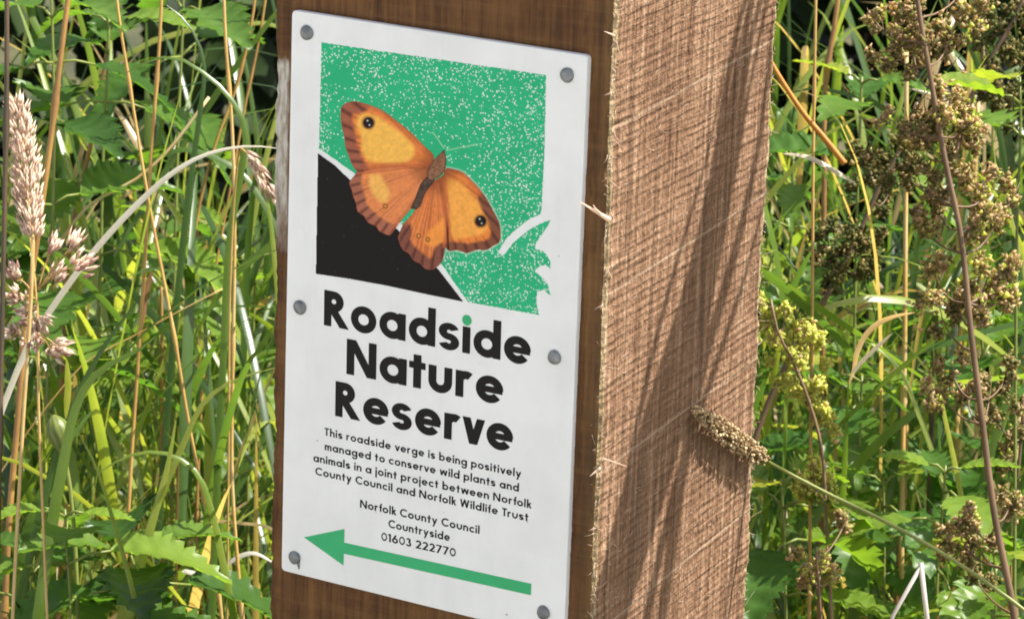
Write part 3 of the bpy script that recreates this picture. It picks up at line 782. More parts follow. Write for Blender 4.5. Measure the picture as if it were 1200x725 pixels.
def nettle(px, d, sizes, label, tint=.5, seed=1, az0=0., spacing=.045, rpx=3.2, mat='nettle', wr=.55, stemtint=.4, fruit=True):
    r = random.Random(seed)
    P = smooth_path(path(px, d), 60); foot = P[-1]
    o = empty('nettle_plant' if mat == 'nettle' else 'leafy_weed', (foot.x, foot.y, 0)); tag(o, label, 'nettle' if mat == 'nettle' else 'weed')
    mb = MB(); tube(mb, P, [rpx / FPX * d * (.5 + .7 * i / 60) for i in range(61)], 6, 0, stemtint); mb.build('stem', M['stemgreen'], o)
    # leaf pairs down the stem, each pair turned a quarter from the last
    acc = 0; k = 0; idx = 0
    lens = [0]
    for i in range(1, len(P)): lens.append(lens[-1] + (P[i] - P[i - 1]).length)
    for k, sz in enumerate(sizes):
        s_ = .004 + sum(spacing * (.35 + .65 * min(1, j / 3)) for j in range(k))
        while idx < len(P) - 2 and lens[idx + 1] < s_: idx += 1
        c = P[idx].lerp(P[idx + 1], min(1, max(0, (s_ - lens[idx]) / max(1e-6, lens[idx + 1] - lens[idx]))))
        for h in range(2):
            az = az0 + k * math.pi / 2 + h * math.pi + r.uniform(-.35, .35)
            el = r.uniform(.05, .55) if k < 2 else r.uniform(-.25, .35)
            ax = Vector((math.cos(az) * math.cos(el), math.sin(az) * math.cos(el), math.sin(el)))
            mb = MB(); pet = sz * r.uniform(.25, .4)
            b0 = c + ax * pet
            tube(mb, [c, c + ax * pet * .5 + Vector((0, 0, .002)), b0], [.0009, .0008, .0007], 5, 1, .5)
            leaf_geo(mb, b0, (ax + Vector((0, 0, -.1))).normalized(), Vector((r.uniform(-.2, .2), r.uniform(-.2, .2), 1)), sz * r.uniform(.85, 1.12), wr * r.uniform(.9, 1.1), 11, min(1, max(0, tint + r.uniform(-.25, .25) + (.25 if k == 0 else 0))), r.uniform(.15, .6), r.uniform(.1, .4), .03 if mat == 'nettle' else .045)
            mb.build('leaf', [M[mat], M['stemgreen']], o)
    return o

def seeds(mb, c, rad, cnt, size, tint, tvar=.25, mat=0, squash=1.0, r=rng):
    """a whorl of three-winged seeds"""
    for _ in range(cnt):
        v = r.normal(0, 1, 3); v /= np.linalg.norm(v); q = rad * r.random() ** .45
        q = abs(r.normal(0, .55)) * rad; p = c + Vector(v) * q; p.z = c.z + v[2] * q * squash * 1.4
        a = Vector(r.normal(0, 1, 3)).normalized(); b_ = a.orthogonal().normalized(); e = a.cross(b_); s_ = size * r.uniform(.6, 1.25)
        V = [p + a * s_ * .30, p - a * s_ * .22] + [p + (b_ * math.cos(t) * 1.25 + e * math.sin(t)) * s_ * .58 for t in (0, 1.05, 2.1, 3.14, 4.19, 5.24)]
        V = [x if i < 2 or i % 2 == 0 else p + (x - p) * .6 for i, x in enumerate(V)]
        F = [(0, i, i % 7 + (1 if i < 7 else 2)) if False else (0, i, 2 + (i - 1) % 6) for i in range(2, 8)] + [(1, 2 + (i - 1) % 6, i) for i in range(2, 8)]
        mb.add(V, F, mat, float(np.clip(tint + r.normal(0, tvar), 0, 1)))

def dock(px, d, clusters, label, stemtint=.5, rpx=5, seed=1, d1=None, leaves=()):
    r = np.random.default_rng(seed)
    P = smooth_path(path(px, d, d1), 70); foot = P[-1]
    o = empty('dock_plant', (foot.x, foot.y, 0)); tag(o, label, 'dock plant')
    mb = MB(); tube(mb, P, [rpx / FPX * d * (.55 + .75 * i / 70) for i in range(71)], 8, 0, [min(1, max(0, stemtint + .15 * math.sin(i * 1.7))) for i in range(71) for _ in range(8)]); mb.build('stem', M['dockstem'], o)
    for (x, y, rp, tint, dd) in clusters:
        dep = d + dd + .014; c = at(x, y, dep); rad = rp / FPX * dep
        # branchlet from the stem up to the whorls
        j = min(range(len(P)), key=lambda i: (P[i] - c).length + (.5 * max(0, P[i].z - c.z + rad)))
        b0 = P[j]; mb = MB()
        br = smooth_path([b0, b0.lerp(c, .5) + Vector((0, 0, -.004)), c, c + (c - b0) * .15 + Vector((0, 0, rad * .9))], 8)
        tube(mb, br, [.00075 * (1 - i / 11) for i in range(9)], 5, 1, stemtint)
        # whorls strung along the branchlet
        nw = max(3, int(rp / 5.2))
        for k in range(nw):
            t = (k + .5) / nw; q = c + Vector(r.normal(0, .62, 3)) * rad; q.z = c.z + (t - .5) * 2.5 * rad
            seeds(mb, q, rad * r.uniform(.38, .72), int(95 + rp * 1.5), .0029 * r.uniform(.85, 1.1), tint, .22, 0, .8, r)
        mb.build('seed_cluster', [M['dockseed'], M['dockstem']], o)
    for (x, y, ang_, Lpx, tint, dd) in leaves:
        dep = d + dd; b0 = at(x, y, dep); ax = RGT * math.cos(ang_) - UPV * math.sin(ang_) - FWD * .3
        mb = MB(); leaf_geo(mb, b0, ax, (UPV * .7 - FWD * .7), Lpx / FPX * dep, .42, 8, tint, .3, .2, .03, 0, .05); mb.build('leaf', M['leaf'], o)
    return o

# --- left of the post: dry stalks
ST = 'dry straw stalks standing left of the post'
stalk('straw_stalk', [(133, -60), (137, 0), (152, 100), (175, 240), (200, 370), (222, 500), (245, 620), (262, 740)], 1.72, 2.32, .62, 'longest golden straw stalk, slanting from top left down to the sign\'s lower left', 'straw stalk', ST)
stalk('straw_stalk', [(191, -60), (188, 30), (178, 170), (165, 380), (155, 520), (148, 640), (140, 740)], 1.76, 2.58, .5, 'golden straw stalk leaning left as it falls, crossing the longest slanting one', 'straw stalk', ST)
stalk('straw_stalk', [(261, -60), (264, 40), (272, 150), (275, 260), (273, 420), (272, 560), (285, 740)], 1.7, 2.49, .72, 'upright pale straw stalk nearest the post\'s left edge', 'straw stalk', ST)
stalk('straw_stalk', [(304, -60), (296, 20), (276, 105), (252, 170), (232, 250), (220, 340), (212, 450), (208, 600), (205, 740)], 1.85, 2.24, .4, 'brownish straw stalk curving left from behind the post top', 'straw stalk', ST)
stalk('straw_stalk', [(317, -40), (303, 50), (288, 120), (270, 220), (252, 320), (240, 420), (232, 560), (230, 740)], 1.95, 1.89, .35, 'thin dull straw stalk right beside the post\'s top left corner', 'straw stalk', ST)
stalk('straw_stalk', [(189, 330), (190, 440), (188, 560), (192, 740)], 1.9, 2.41, .3, 'short dull brown straw stub in the shade below the bent orange leaf', 'straw stalk', ST)
stalk('dead_stem', [(85, -40), (72, 60), (60, 160), (45, 270), (30, 380), (20, 500), (10, 620), (4, 760)], 1.68, 4.30, .25, 'thick orange-brown dead stem behind the feathery seed heads', 'dead stem')
stalk('dead_stem', [(138, -40), (126, 60), (114, 135), (98, 205), (84, 270), (74, 400), (70, 560), (68, 740)], 1.9, 3.61, .18, 'rust-brown dead stem behind the upper nettle leaves', 'dead stem')
stalk('dead_stem', [(8, -40), (8, 90), (6, 220), (2, 400), (-2, 600), (-5, 760)], 1.47, 3.87, .12, 'grey-brown dead stem along the left border of the view', 'dead stem', mat='dockstem')
stalk('broken_straw', [(245, 114), (222, 145), (196, 178), (160, 210), (105, 240), (60, 300)], 1.8, 2.58, .9, 'pale broken straw leaning upper right with a cut end', 'straw stalk', nodes=False)
stalk('broken_straw', [(262, 338), (215, 362), (160, 392), (100, 425), (60, 470)], 1.75, 1.20, .7, 'thin dry straw lying across the green blades left of the sign', 'straw stalk', nodes=False)
blade([(250, 680), (215, 668), (235, 672), (300, 648), (322, 660)], 1.8, 6.02, .2, 'dry curled blade lying low beside the post\'s left edge', 'pale_blade', tipped=(True, True))
# arching white blade
blade([(326, 174), (300, 171), (265, 174), (235, 183), (205, 200), (170, 230), (130, 271), (95, 313), (60, 362), (35, 402), (10, 460), (-25, 560)], 1.56, 7.4, .55, 'bleached white dry blade arching from the left edge to the post', 'pale_blade', fold=.5, tipped=(True, False), name='arching_blade')
blade([(147, 86), (168, 74), (190, 67), (214, 70), (240, 86), (262, 105), (280, 130), (288, 152), (283, 200), (272, 260), (262, 420)], 1.66, 9, .62, 'pale green blade arching over like a hook near the post\'s upper left', fold=.3, rooted=True)
blade([(160, 205), (185, 186), (215, 175), (250, 184), (285, 205), (305, 232), (330, 280)], 1.8, 7.5, .55, 'grey-green blade arching just under the bleached white one', fold=.2)
blade([(195, 6), (215, 22), (232, 48), (240, 80), (236, 120), (220, 240)], 1.75, 8, .35, 'dark green blade drooping from the top between two straw stalks', rooted=True)
blade([(165, 348), (140, 380), (118, 412), (95, 455), (72, 520)], 1.62, 10, .45, 'straight deep green blade slanting behind the pink-beige seed panicle', rooted=True)
blade([(182, 394), (160, 412), (132, 424), (105, 446), (88, 480), (75, 540)], 1.58, 14, .75, 'broad pale green blade arching low left of the straw stalks', rooted=True, fold=.25)
blade([(322, 431), (295, 438), (262, 452), (240, 470), (215, 520)], 1.66, 9, .98, 'bright yellow-green blade reaching the post beside the word Nature', rooted=True)
blade([(206, 492), (198, 540), (185, 590), (173, 632)], 1.6, 13, .97, 'upright bright green blade left of the small print', rooted=True)
blade([(118, 552), (145, 536), (185, 529), (212, 538), (232, 555), (246, 590), (262, 660)], 1.62, 9, .85, 'light green blade arching over the bright upright one', rooted=True)
blade([(88, 500), (105, 530), (118, 560), (130, 600), (142, 640)], 1.55, 7, .9, 'pale green blade bent from the plump green bud to the nettle', rooted=True)
blade([(322, 540), (285, 538), (240, 534)], 1.9, 8, 1.0, 'flat yellow-green blade just left of the post at small print height', rooted=True)
blade([(310, 210), (316, 250), (322, 300)], 1.7, 11, .95, 'bright green blade against the post at butterfly height', rooted=True)
blade([(178, 318), (170, 345), (166, 385)], 1.78, 9, .0, 'bent orange-brown dead blade hanging by a straw stalk', 'straw', tipped=(True, True))
blade([(78, 420), (80, 450), (77, 490)], 1.6, 8, 1.0, 'small yellow blade under the pink-beige panicle', 'leaf', tipped=(True, True))

# --- seed heads on the left
def spikelet(mb, p, ax, L_, wd, tint, mat=0):
    b_ = ax.orthogonal().normalized(); e = ax.cross(b_); q = random.uniform(0, 6.28)
    b2 = b_ * math.cos(q) + e * math.sin(q); e2 = ax.cross(b2)
    V = [p, p + ax * L_] + [p + ax * L_ * .38 + v * wd for v in (b2, e2 * .5, -b2, -e2 * .5)]
    mb.add(V, [(0, 2, 3), (0, 3, 4), (0, 4, 5), (0, 5, 2), (1, 3, 2), (1, 4, 3), (1, 5, 4), (1, 2, 5)], mat, tint)
hp = smooth_path([at(19, 118, 1.52), at(25, 160, 1.52), at(31, 215, 1.52), at(39, 285, 1.52)], 30)
sp_ = smooth_path(ground_end([hp[-1], at(36, 360, 1.52), at(28, 480, 1.52), at(20, 620, 1.52), at(14, 740, 1.52)]), 24)
o = empty('plume_grass', (sp_[-1].x, sp_[-1].y, 0)); tag(o, 'tall grass with one dense feathery beige plume at the far left', 'seed grass')
mb = MB(); tube(mb, hp[8:] + sp_, .0009, 6, 0, .8); mb.build('stem', M['straw'], o)
mb = MB()
for i in range(620):
    t = random.random() ** .85; k = t * 29; j = int(k); c = hp[j].lerp(hp[j + 1], k - j)
    ax0 = (hp[max(j - 1, 0)] - hp[j + 1]).normalized(); rad = .0076 * math.sin(math.pi * min(1, .06 + .94 * t ** .75) * .82) ** .8
    v = Vector(rng.normal(0, 1, 3)); v -= ax0 * v.dot(ax0); v.normalize()
    p = c + v * rad * random.uniform(.2, .85)
    spikelet(mb, p, (ax0 * 1.1 + v * random.uniform(.3, .9)).normalized(), random.uniform(.0045, .0075), .0009, random.uniform(.55, 1))
mb.build('seed_head', M['seed'], o)
# branching panicle
st = ground_end([at(34, 262, 1.53), at(39, 310, 1.53), at(43, 350, 1.53), at(45, 470, 1.53), at(50, 600, 1.53), at(56, 740, 1.53)])
P = smooth_path(st, 30)
o = empty('panicle_grass', (P[-1].x, P[-1].y, 0)); tag(o, 'grass with loose pink-beige tufted seed panicle below the feathery plume', 'seed grass')
mb = MB(); tube(mb, P, .0007, 6, 0, .75); mb.build('stem', M['straw'], o)
for (x, y, fx, fy, sz, ds) in ((92, 282, 45, 340, 24, 0), (62, 288, 45, 338, 14, 0), (98, 312, 52, 330, 22, -.01), (68, 322, 50, 335, 17, .01), (12, 322, 40, 345, 17, 0), (14, 352, 42, 350, 22, -.01), (30, 372, 43, 362, 20, .01), (44, 382, 44, 370, 20, 0), (12, 396, 43, 385, 20, .01), (38, 404, 44, 385, 18, -.01), (72, 414, 45, 392, 22, 0), (60, 412, 45, 395, 12, .01)):
    mb = MB(); a = at(fx, fy, 1.53); c = at(x, y, 1.53 + ds); dirv = (c - a).normalized()
    tube(mb, smooth_path([a, a.lerp(c, .5) + Vector((0, 0, .002)), c], 6), [.0005 - .00004 * i for i in range(7)], 5, 1, .6)
    rad = sz / FPX * 1.53
    for i in range(int(12 + sz * .7)):
        v = Vector(rng.normal(0, 1, 3)).normalized(); ax = (dirv * .9 + v * .45 + Vector((0, 0, .45)) + RGT * .2).normalized()
        p = c + v * rad * random.uniform(.05, .55) - dirv * rad * .4
        spikelet(mb, p, ax, random.uniform(.005, .0085), .0014, random.choice([.1, .45, .7, .9, .95]))
    mb.build('seed_tuft', [M['seed'], M['straw']], o)
# hanging tuft by the post
P = smooth_path(ground_end([at(318, 228, 1.6), at(306, 205, 1.6), at(296, 186, 1.6), at(286, 175, 1.6), at(280, 180, 1.61), at(276, 215, 1.62), at(270, 330, 1.63), at(268, 520, 1.64)]), 60)
o = empty('drooping_grass', (P[-1].x, P[-1].y, 0)); tag(o, 'dry grass with one brown seed head drooping against the post\'s left side', 'seed grass')
mb = MB(); tube(mb, P[2:], .0006, 5, 0, .7); mb.build('stem', M['straw'], o)
mb = MB()
for i in range(60):
    k = random.random() * 2.6; j = int(k); c = P[j].lerp(P[j + 1], k - j); ax = (P[j] - P[j + 1]).normalized(); v = Vector(rng.normal(0, 1, 3)).normalized()
    spikelet(mb, c + v * .0018, (ax + v * .35).normalized(), random.uniform(.006, .010), .0011, random.uniform(.35, .95))
mb.build('seed_head', M['seed'], o)
# plump green bud
P = smooth_path([at(62, 486, 1.62), at(68, 505, 1.62), at(76, 535, 1.62)], 12) + smooth_path(ground_end([at(76, 535, 1.62), at(82, 570, 1.62), at(88, 640, 1.62), at(92, 740, 1.62)]), 30)[1:]
o = empty('bud_plant', (P[-1].x, P[-1].y, 0)); tag(o, 'plump striped green bud on a slim stem above the lower nettle', 'plant')
mb = MB(); tube(mb, P[10:], .0011, 6, 0, .5); mb.build('stem', M['stemgreen'], o)
mb = MB(); hb = P[:13]; rb = [.0060 * math.sin(math.pi * ((i + .15) / 13.2) ** .72) ** 1.0 for i in range(13)]
T, Nn = frames(hb); V = []
for p, t, nn, q in zip(hb, T, Nn, rb):
    bb = t.cross(nn); V += [p + (nn * math.cos(2 * math.pi * j / 20) + bb * math.sin(2 * math.pi * j / 20)) * q * (1 + (.07 if j % 2 else -.07)) for j in range(20)]
mb.add(V, [(i * 20 + j, i * 20 + (j + 1) % 20, (i + 1) * 20 + (j + 1) % 20, (i + 1) * 20 + j) for i in range(12) for j in range(20)], 0, [.55 if j % 2 else .12 for _ in range(13) for j in range(20)])
mb.build('bud', M['stemgreen'], o)

# --- nettles
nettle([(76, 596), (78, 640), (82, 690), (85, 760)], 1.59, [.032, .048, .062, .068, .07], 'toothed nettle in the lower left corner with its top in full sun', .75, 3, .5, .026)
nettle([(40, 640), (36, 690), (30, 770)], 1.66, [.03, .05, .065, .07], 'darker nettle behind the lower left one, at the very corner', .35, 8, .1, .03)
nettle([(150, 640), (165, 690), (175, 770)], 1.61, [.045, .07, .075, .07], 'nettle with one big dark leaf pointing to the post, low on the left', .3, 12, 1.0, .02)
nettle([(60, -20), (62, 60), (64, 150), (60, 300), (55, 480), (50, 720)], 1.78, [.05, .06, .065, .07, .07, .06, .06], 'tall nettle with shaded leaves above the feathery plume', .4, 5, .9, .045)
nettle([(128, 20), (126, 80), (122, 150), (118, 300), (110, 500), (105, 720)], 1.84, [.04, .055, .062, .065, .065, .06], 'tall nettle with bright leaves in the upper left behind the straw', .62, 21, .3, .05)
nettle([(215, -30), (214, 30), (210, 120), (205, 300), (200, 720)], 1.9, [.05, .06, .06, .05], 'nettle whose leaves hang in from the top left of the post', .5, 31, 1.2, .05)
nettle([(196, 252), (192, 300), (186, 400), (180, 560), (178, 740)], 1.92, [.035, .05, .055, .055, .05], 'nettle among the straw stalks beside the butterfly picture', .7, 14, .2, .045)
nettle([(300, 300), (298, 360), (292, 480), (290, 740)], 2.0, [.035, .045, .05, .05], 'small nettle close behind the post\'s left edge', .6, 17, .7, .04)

# --- right of the post: docks gone to seed
B = [.62, .7, .55, .66]
dock([(1064, -90), (1075, 0), (1092, 100), (1108, 190), (1125, 270), (1138, 390), (1152, 500), (1165, 600), (1185, 700), (1196, 770)], 1.56,
     [(1062, 8, 22, .62, .01), (1038, 42, 24, .6, 0), (1082, 38, 22, .55, -.01), (1108, 20, 24, .62, .01), (1112, 48, 18, .55, 0), (1024, 24, 12, .66, 0), (1072, 72, 20, .5, .02), (1048, 62, 16, .45, .01), (1130, -14, 24, .5, .02),
      (1084, 128, 24, .62, 0), (1112, 124, 24, .7, -.01), (1136, 142, 22, .66, 0), (1066, 150, 20, .5, .01), (1090, 170, 22, .45, .01), (1124, 176, 22, .55, 0), (1040, 136, 10, .7, 0), (1050, 190, 24, .3, .03), (1078, 215, 20, .35, .02), (1100, 212, 18, .5, 0),
      (1162, 222, 22, .66, 0), (1185, 236, 20, .62, .01), (1100, 246, 22, .6, .01), (1076, 258, 16, .55, .02), (1140, 262, 20, .68, -.01), (1165, 266, 18, .55, 0),
      (1098, 330, 24, .62, 0), (1122, 350, 20, .55, .01), (1104, 372, 20, .42, .01), (1156, 330, 22, .68, 0), (1178, 318, 18, .66, 0), (1160, 360, 18, .5, .01), (1186, 345, 16, .62, 0),
      (1118, 442, 22, .66, 0), (1104, 462, 18, .62, .01), (1134, 470, 20, .5, 0), (1160, 462, 18, .45, .01), (1180, 440, 18, .4, .02),
      (1136, 606, 18, .66, 0), (1128, 634, 22, .5, .01), (1148, 640, 20, .45, .01), (1184, 590, 16, .5, .0), (1140, 670, 20, .35, .02)],
     'tallest red-stemmed dock covered in clustered brown seeds, right of the post', .62, 5.2, 3)
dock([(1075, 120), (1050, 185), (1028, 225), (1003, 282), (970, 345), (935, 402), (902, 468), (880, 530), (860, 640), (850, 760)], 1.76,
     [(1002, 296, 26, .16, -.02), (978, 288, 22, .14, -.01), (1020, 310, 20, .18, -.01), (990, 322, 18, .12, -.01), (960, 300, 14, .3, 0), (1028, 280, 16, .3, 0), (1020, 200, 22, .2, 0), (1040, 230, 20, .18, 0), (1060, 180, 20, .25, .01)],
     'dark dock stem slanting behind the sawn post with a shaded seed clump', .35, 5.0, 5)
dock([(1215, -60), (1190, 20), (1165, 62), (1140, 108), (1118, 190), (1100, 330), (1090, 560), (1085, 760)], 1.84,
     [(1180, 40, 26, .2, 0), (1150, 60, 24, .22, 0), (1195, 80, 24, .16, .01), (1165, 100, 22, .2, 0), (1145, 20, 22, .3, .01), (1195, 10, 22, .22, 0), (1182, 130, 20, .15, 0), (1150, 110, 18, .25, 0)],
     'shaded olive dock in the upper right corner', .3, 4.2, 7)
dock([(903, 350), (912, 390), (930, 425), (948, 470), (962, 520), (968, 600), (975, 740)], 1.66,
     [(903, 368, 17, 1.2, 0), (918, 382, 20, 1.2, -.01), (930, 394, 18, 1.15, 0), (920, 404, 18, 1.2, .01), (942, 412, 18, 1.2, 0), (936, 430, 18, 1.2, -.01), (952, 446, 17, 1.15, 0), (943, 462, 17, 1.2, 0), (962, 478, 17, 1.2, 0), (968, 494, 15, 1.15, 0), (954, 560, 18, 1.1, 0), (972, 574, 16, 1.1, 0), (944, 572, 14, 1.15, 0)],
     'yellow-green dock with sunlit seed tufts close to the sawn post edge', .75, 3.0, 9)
dock([(956, 640), (958, 670), (962, 720), (965, 780)], 1.6, [(946, 664, 14, .82, 0), (962, 660, 14, .85, 0), (976, 668, 12, .8, 0), (956, 674, 14, .7, .01), (990, 612, 12, .6, .02)], 'short dock with a flat tan seed top low beside the post', .6, 2.5, 11)
dock([(1200, 470), (1196, 520), (1190, 600), (1188, 760)], 1.72, [(1190, 480, 18, .45, 0), (1170, 492, 16, .4, 0), (1196, 520, 16, .5, 0), (1180, 536, 14, .35, 0)], 'half-hidden brown dock at the right border below the middle', .4, 3.5, 13)

# --- straws, leaves and blades on the right
SR = 'dry straw stalks standing right of the post'
stalk('straw_stalk', [(957, -60), (955, 60), (953, 180), (952, 330), (950, 520), (948, 740)], 1.68, 2.3, .6, 'thin golden straw stalk nearest the post\'s right edge', 'straw stalk', SR)
stalk('straw_stalk', [(988, -60), (978, 30), (968, 90), (966, 200), (964, 400), (960, 740)], 1.86, 4, .2, 'brown straw stalk behind the thin golden one', 'straw stalk', SR)
stalk('straw_stalk', [(1062, 60), (1062, 120), (1061, 260), (1060, 400), (1058, 520), (1055, 740)], 1.8, 3.6, .75, 'pale upright straw stalk between the dark dock and the tallest dock', 'straw stalk', SR)
stalk('straw_stalk', [(1146, 120), (1143, 200), (1128, 350), (1120, 520), (1118, 740)], 1.9, 3.2, .7, 'tan straw stalk behind the tallest dock', 'straw stalk', SR)
stalk('straw_stalk', [(1195, 470), (1190, 560), (1186, 650), (1184, 740)], 1.8, 3, .85, 'pale straw stalk at the lower right border', 'straw stalk', SR)
stalk('straw_stalk', [(1062, 490), (1060, 560), (1054, 640), (1050, 740)], 1.85, 4, .35, 'brown straw stub above the folded grey straw', 'straw stalk', SR)
stalk('dead_stem', [(890, 46), (903, 72), (922, 104), (944, 136), (966, 162), (990, 192)], 1.66, 3.4, .6, 'bright orange dead stem slanting out from behind the post top', 'dead stem', rooted=False, nodes=False, mat='orange')
blade([(918, 180), (940, 182), (965, 192), (985, 204), (1004, 216)], 1.62, 7, .85, 'bleached dead leaf lying below the orange stem', 'pale_blade', tipped=(True, True))
blade([(1048, 388), (1062, 402), (1078, 422), (1096, 446), (1110, 500)], 1.66, 8, 1.0, 'yellow blade pointing left beside the pale straw stalk', 'leaf', rooted=True)
blade([(1072, 366), (1050, 370), (1030, 378), (1015, 392), (1005, 412), (1000, 436), (994, 452)], 1.64, 6.5, .75, 'tan dry blade arched left of the pale straw stalk', 'straw', tipped=(True, True))
blade([(1046, 390), (1026, 408), (1006, 428), (1000, 436)], 1.63, 5, .9, 'white straight dry blade under the tan arched one', 'pale_blade')
blade([(984, 372), (1004, 388), (1026, 406), (1052, 428), (1075, 480)], 1.72, 8, .95, 'bright green blade crossing the white dry one', rooted=True)
blade([(1024, 124), (1006, 136), (990, 146), (972, 154), (955, 170)], 1.72, 9, .95, 'bright green blade right of the orange dead stem', rooted=True)
blade([(1192, 420), (1175, 422), (1162, 428)], 1.6, 9, .75, 'pale green blade tip at the right border', tipped=(True, True))
blade([(1168, 150), (1164, 180), (1172, 205)], 1.7, 6, 1.0, 'yellow-green drooping blade left of the big lit leaf', rooted=True)
# folded grey straw
o = empty('folded_straw', at(1045, 740, 1.5)); o.location.z = 0; tag(o, 'grey-white straw folded into an upside-down V near the lower right', 'straw stalk')
mb = MB(); tube(mb, smooth_path([at(1081, 660, 1.5), at(1064, 690, 1.5), at(1046, 722, 1.5), at(1030, 760, 1.5), Vector((at(1020, 800, 1.5).x, at(1020, 800, 1.5).y, 0))], 16), .0011, 6, 0, .05); mb.build('straw_limb', M['pale_blade'], o)
mb = MB(); tube(mb, smooth_path([at(1079, 659, 1.5), at(1083, 690, 1.5), at(1087, 730, 1.5), at(1089, 760, 1.5), Vector((at(1092, 800, 1.5).x, at(1092, 800, 1.5).y, 0))], 16), .0013, 6, 0, .05); mb.build('straw_limb', M['pale_blade'], o)
# plantain spike leaning across the sawn face
fp = on_plane(852, 506, 0, PW); dsp = (fp - CAM).dot(FWD)
tip = on_plane(813, 479, 0, PW + .0050); bs = on_plane(893, 537, 0, PW + .0054)
db = (bs - CAM).dot(FWD)
P = smooth_path(ground_end([bs, at(958, 572, db - .004), at(1050, 617, db - .012), at(1130, 664, db - .02), at(1205, 718, db - .03), at(1300, 800, db - .04)]), 40)
o = empty('plantain', (P[-1].x, P[-1].y, 0)); tag(o, 'plantain with a knobbly brown seed spike leaning across the sawn side of the post', 'plantain')
mb = MB(); tube(mb, P, [.00085 + .00002 * i for i in range(41)], 7, 0, .6); mb.build('stem', M['stemgreen'], o)
mb = MB(); ax0 = (tip - bs); L_ = ax0.length; ax0.normalize(); s0 = ax0.orthogonal().normalized(); s1_ = ax0.cross(s0)
tube(mb, [bs.lerp(tip, t) for t in (0, .3, .6, .95)], [.002, .0028, .0026, .001], 8, 0, .1)
for i in range(540):
    t = min(.999, max(0, (i + .5) / 540 + random.gauss(0, .02))); a = i * 2.39996 + random.gauss(0, .6); rad = .0045 * (1 - max(0, (t - .5) / .5) ** 2 * .72) * (.75 + .25 * min(1, t / .12)); v = s0 * math.cos(a) + s1_ * math.sin(a)
    p = bs + ax0 * L_ * t + v * rad * random.uniform(.78, 1.06)
    r_ = .00072 * random.uniform(.8, 1.25); ti = random.choice([.1, .35, .55, .7, .9, 1.0])
    e = (v + ax0 * .5).normalized(); f = e.orthogonal().normalized(); g_ = e.cross(f); V = []
    for (h_, q) in ((-.9, .5), (-.1, 1), (.7, .75), (1.25, .2)):
        V += [p + e * r_ * h_ + (f * math.cos(2 * math.pi * j / 6) + g_ * math.sin(2 * math.pi * j / 6)) * r_ * q for j in range(6)]
    mb.add(V, [(l * 6 + j, l * 6 + (j + 1) % 6, (l + 1) * 6 + (j + 1) % 6, (l + 1) * 6 + j) for l in range(3) for j in range(6)] + [tuple(range(18, 24))], 0, ti)
mb.build('seed_spike', M['plantain'], o)
# leafy weeds
nettle([(1195, 90), (1196, 140), (1192, 260), (1190, 460), (1188, 740)], 1.66, [.03, .045, .05], 'leafy weed with a big backlit yellow-green leaf at the right border', .75, 41, 2.6, .03, mat='leaf', wr=.75)
nettle([(1108, 545), (1106, 580), (1100, 650), (1096, 760)], 1.66, [.03, .04, .045, .05], 'nettle with crinkled bright leaves left of the tallest dock, low down', .7, 43, .6, .03)
nettle([(1010, 90), (1008, 140), (1004, 260), (1000, 480), (996, 740)], 1.84, [.04, .05, .055, .05, .05, .05], 'weed with glossy leaves between the golden straw and the tallest dock', .55, 45, .2, .05, mat='leaf', wr=.5)
nettle([(930, 180), (928, 240), (924, 360), (920, 560), (918, 740)], 1.92, [.035, .045, .05, .05, .05, .05, .05], 'glossy weed just behind the post\'s right edge, upper half', .5, 47, .8, .045, mat='leaf', wr=.42)
nettle([(1010, 440), (1008, 500), (1002, 600), (998, 740)], 1.8, [.035, .05, .055, .05, .05], 'weed with dark broad leaves behind the yellow-green dock', .45, 49, .4, .04, mat='leaf', wr=.6)
nettle([(915, 560), (918, 610), (920, 680), (922, 760)], 1.7, [.04, .05, .055, .05], 'weed with yellowing leaves against the post\'s lower right edge', .6, 51, 1.4, .035, mat='leaf', wr=.6)
nettle([(1035, 560), (1036, 610), (1036, 680), (1036, 760)], 1.78, [.035, .05, .055, .05], 'weed with dull green leaves behind the plantain stem', .5, 53, .9, .035, mat='leaf', wr=.55)
nettle([(1150, 380), (1152, 430), (1150, 560), (1148, 740)], 1.85, [.04, .05, .055, .055, .05, .05], 'weed with broad leaves behind the tallest dock\'s middle', .5, 55, .2, .045, mat='leaf', wr=.6)
nettle([(1165, 640), (1166, 680), (1166, 770)], 1.64, [.03, .045, .05, .05], 'low weed with yellow-tipped leaves in the lower right corner', .6, 57, .2, .035, mat='leaf', wr=.65)

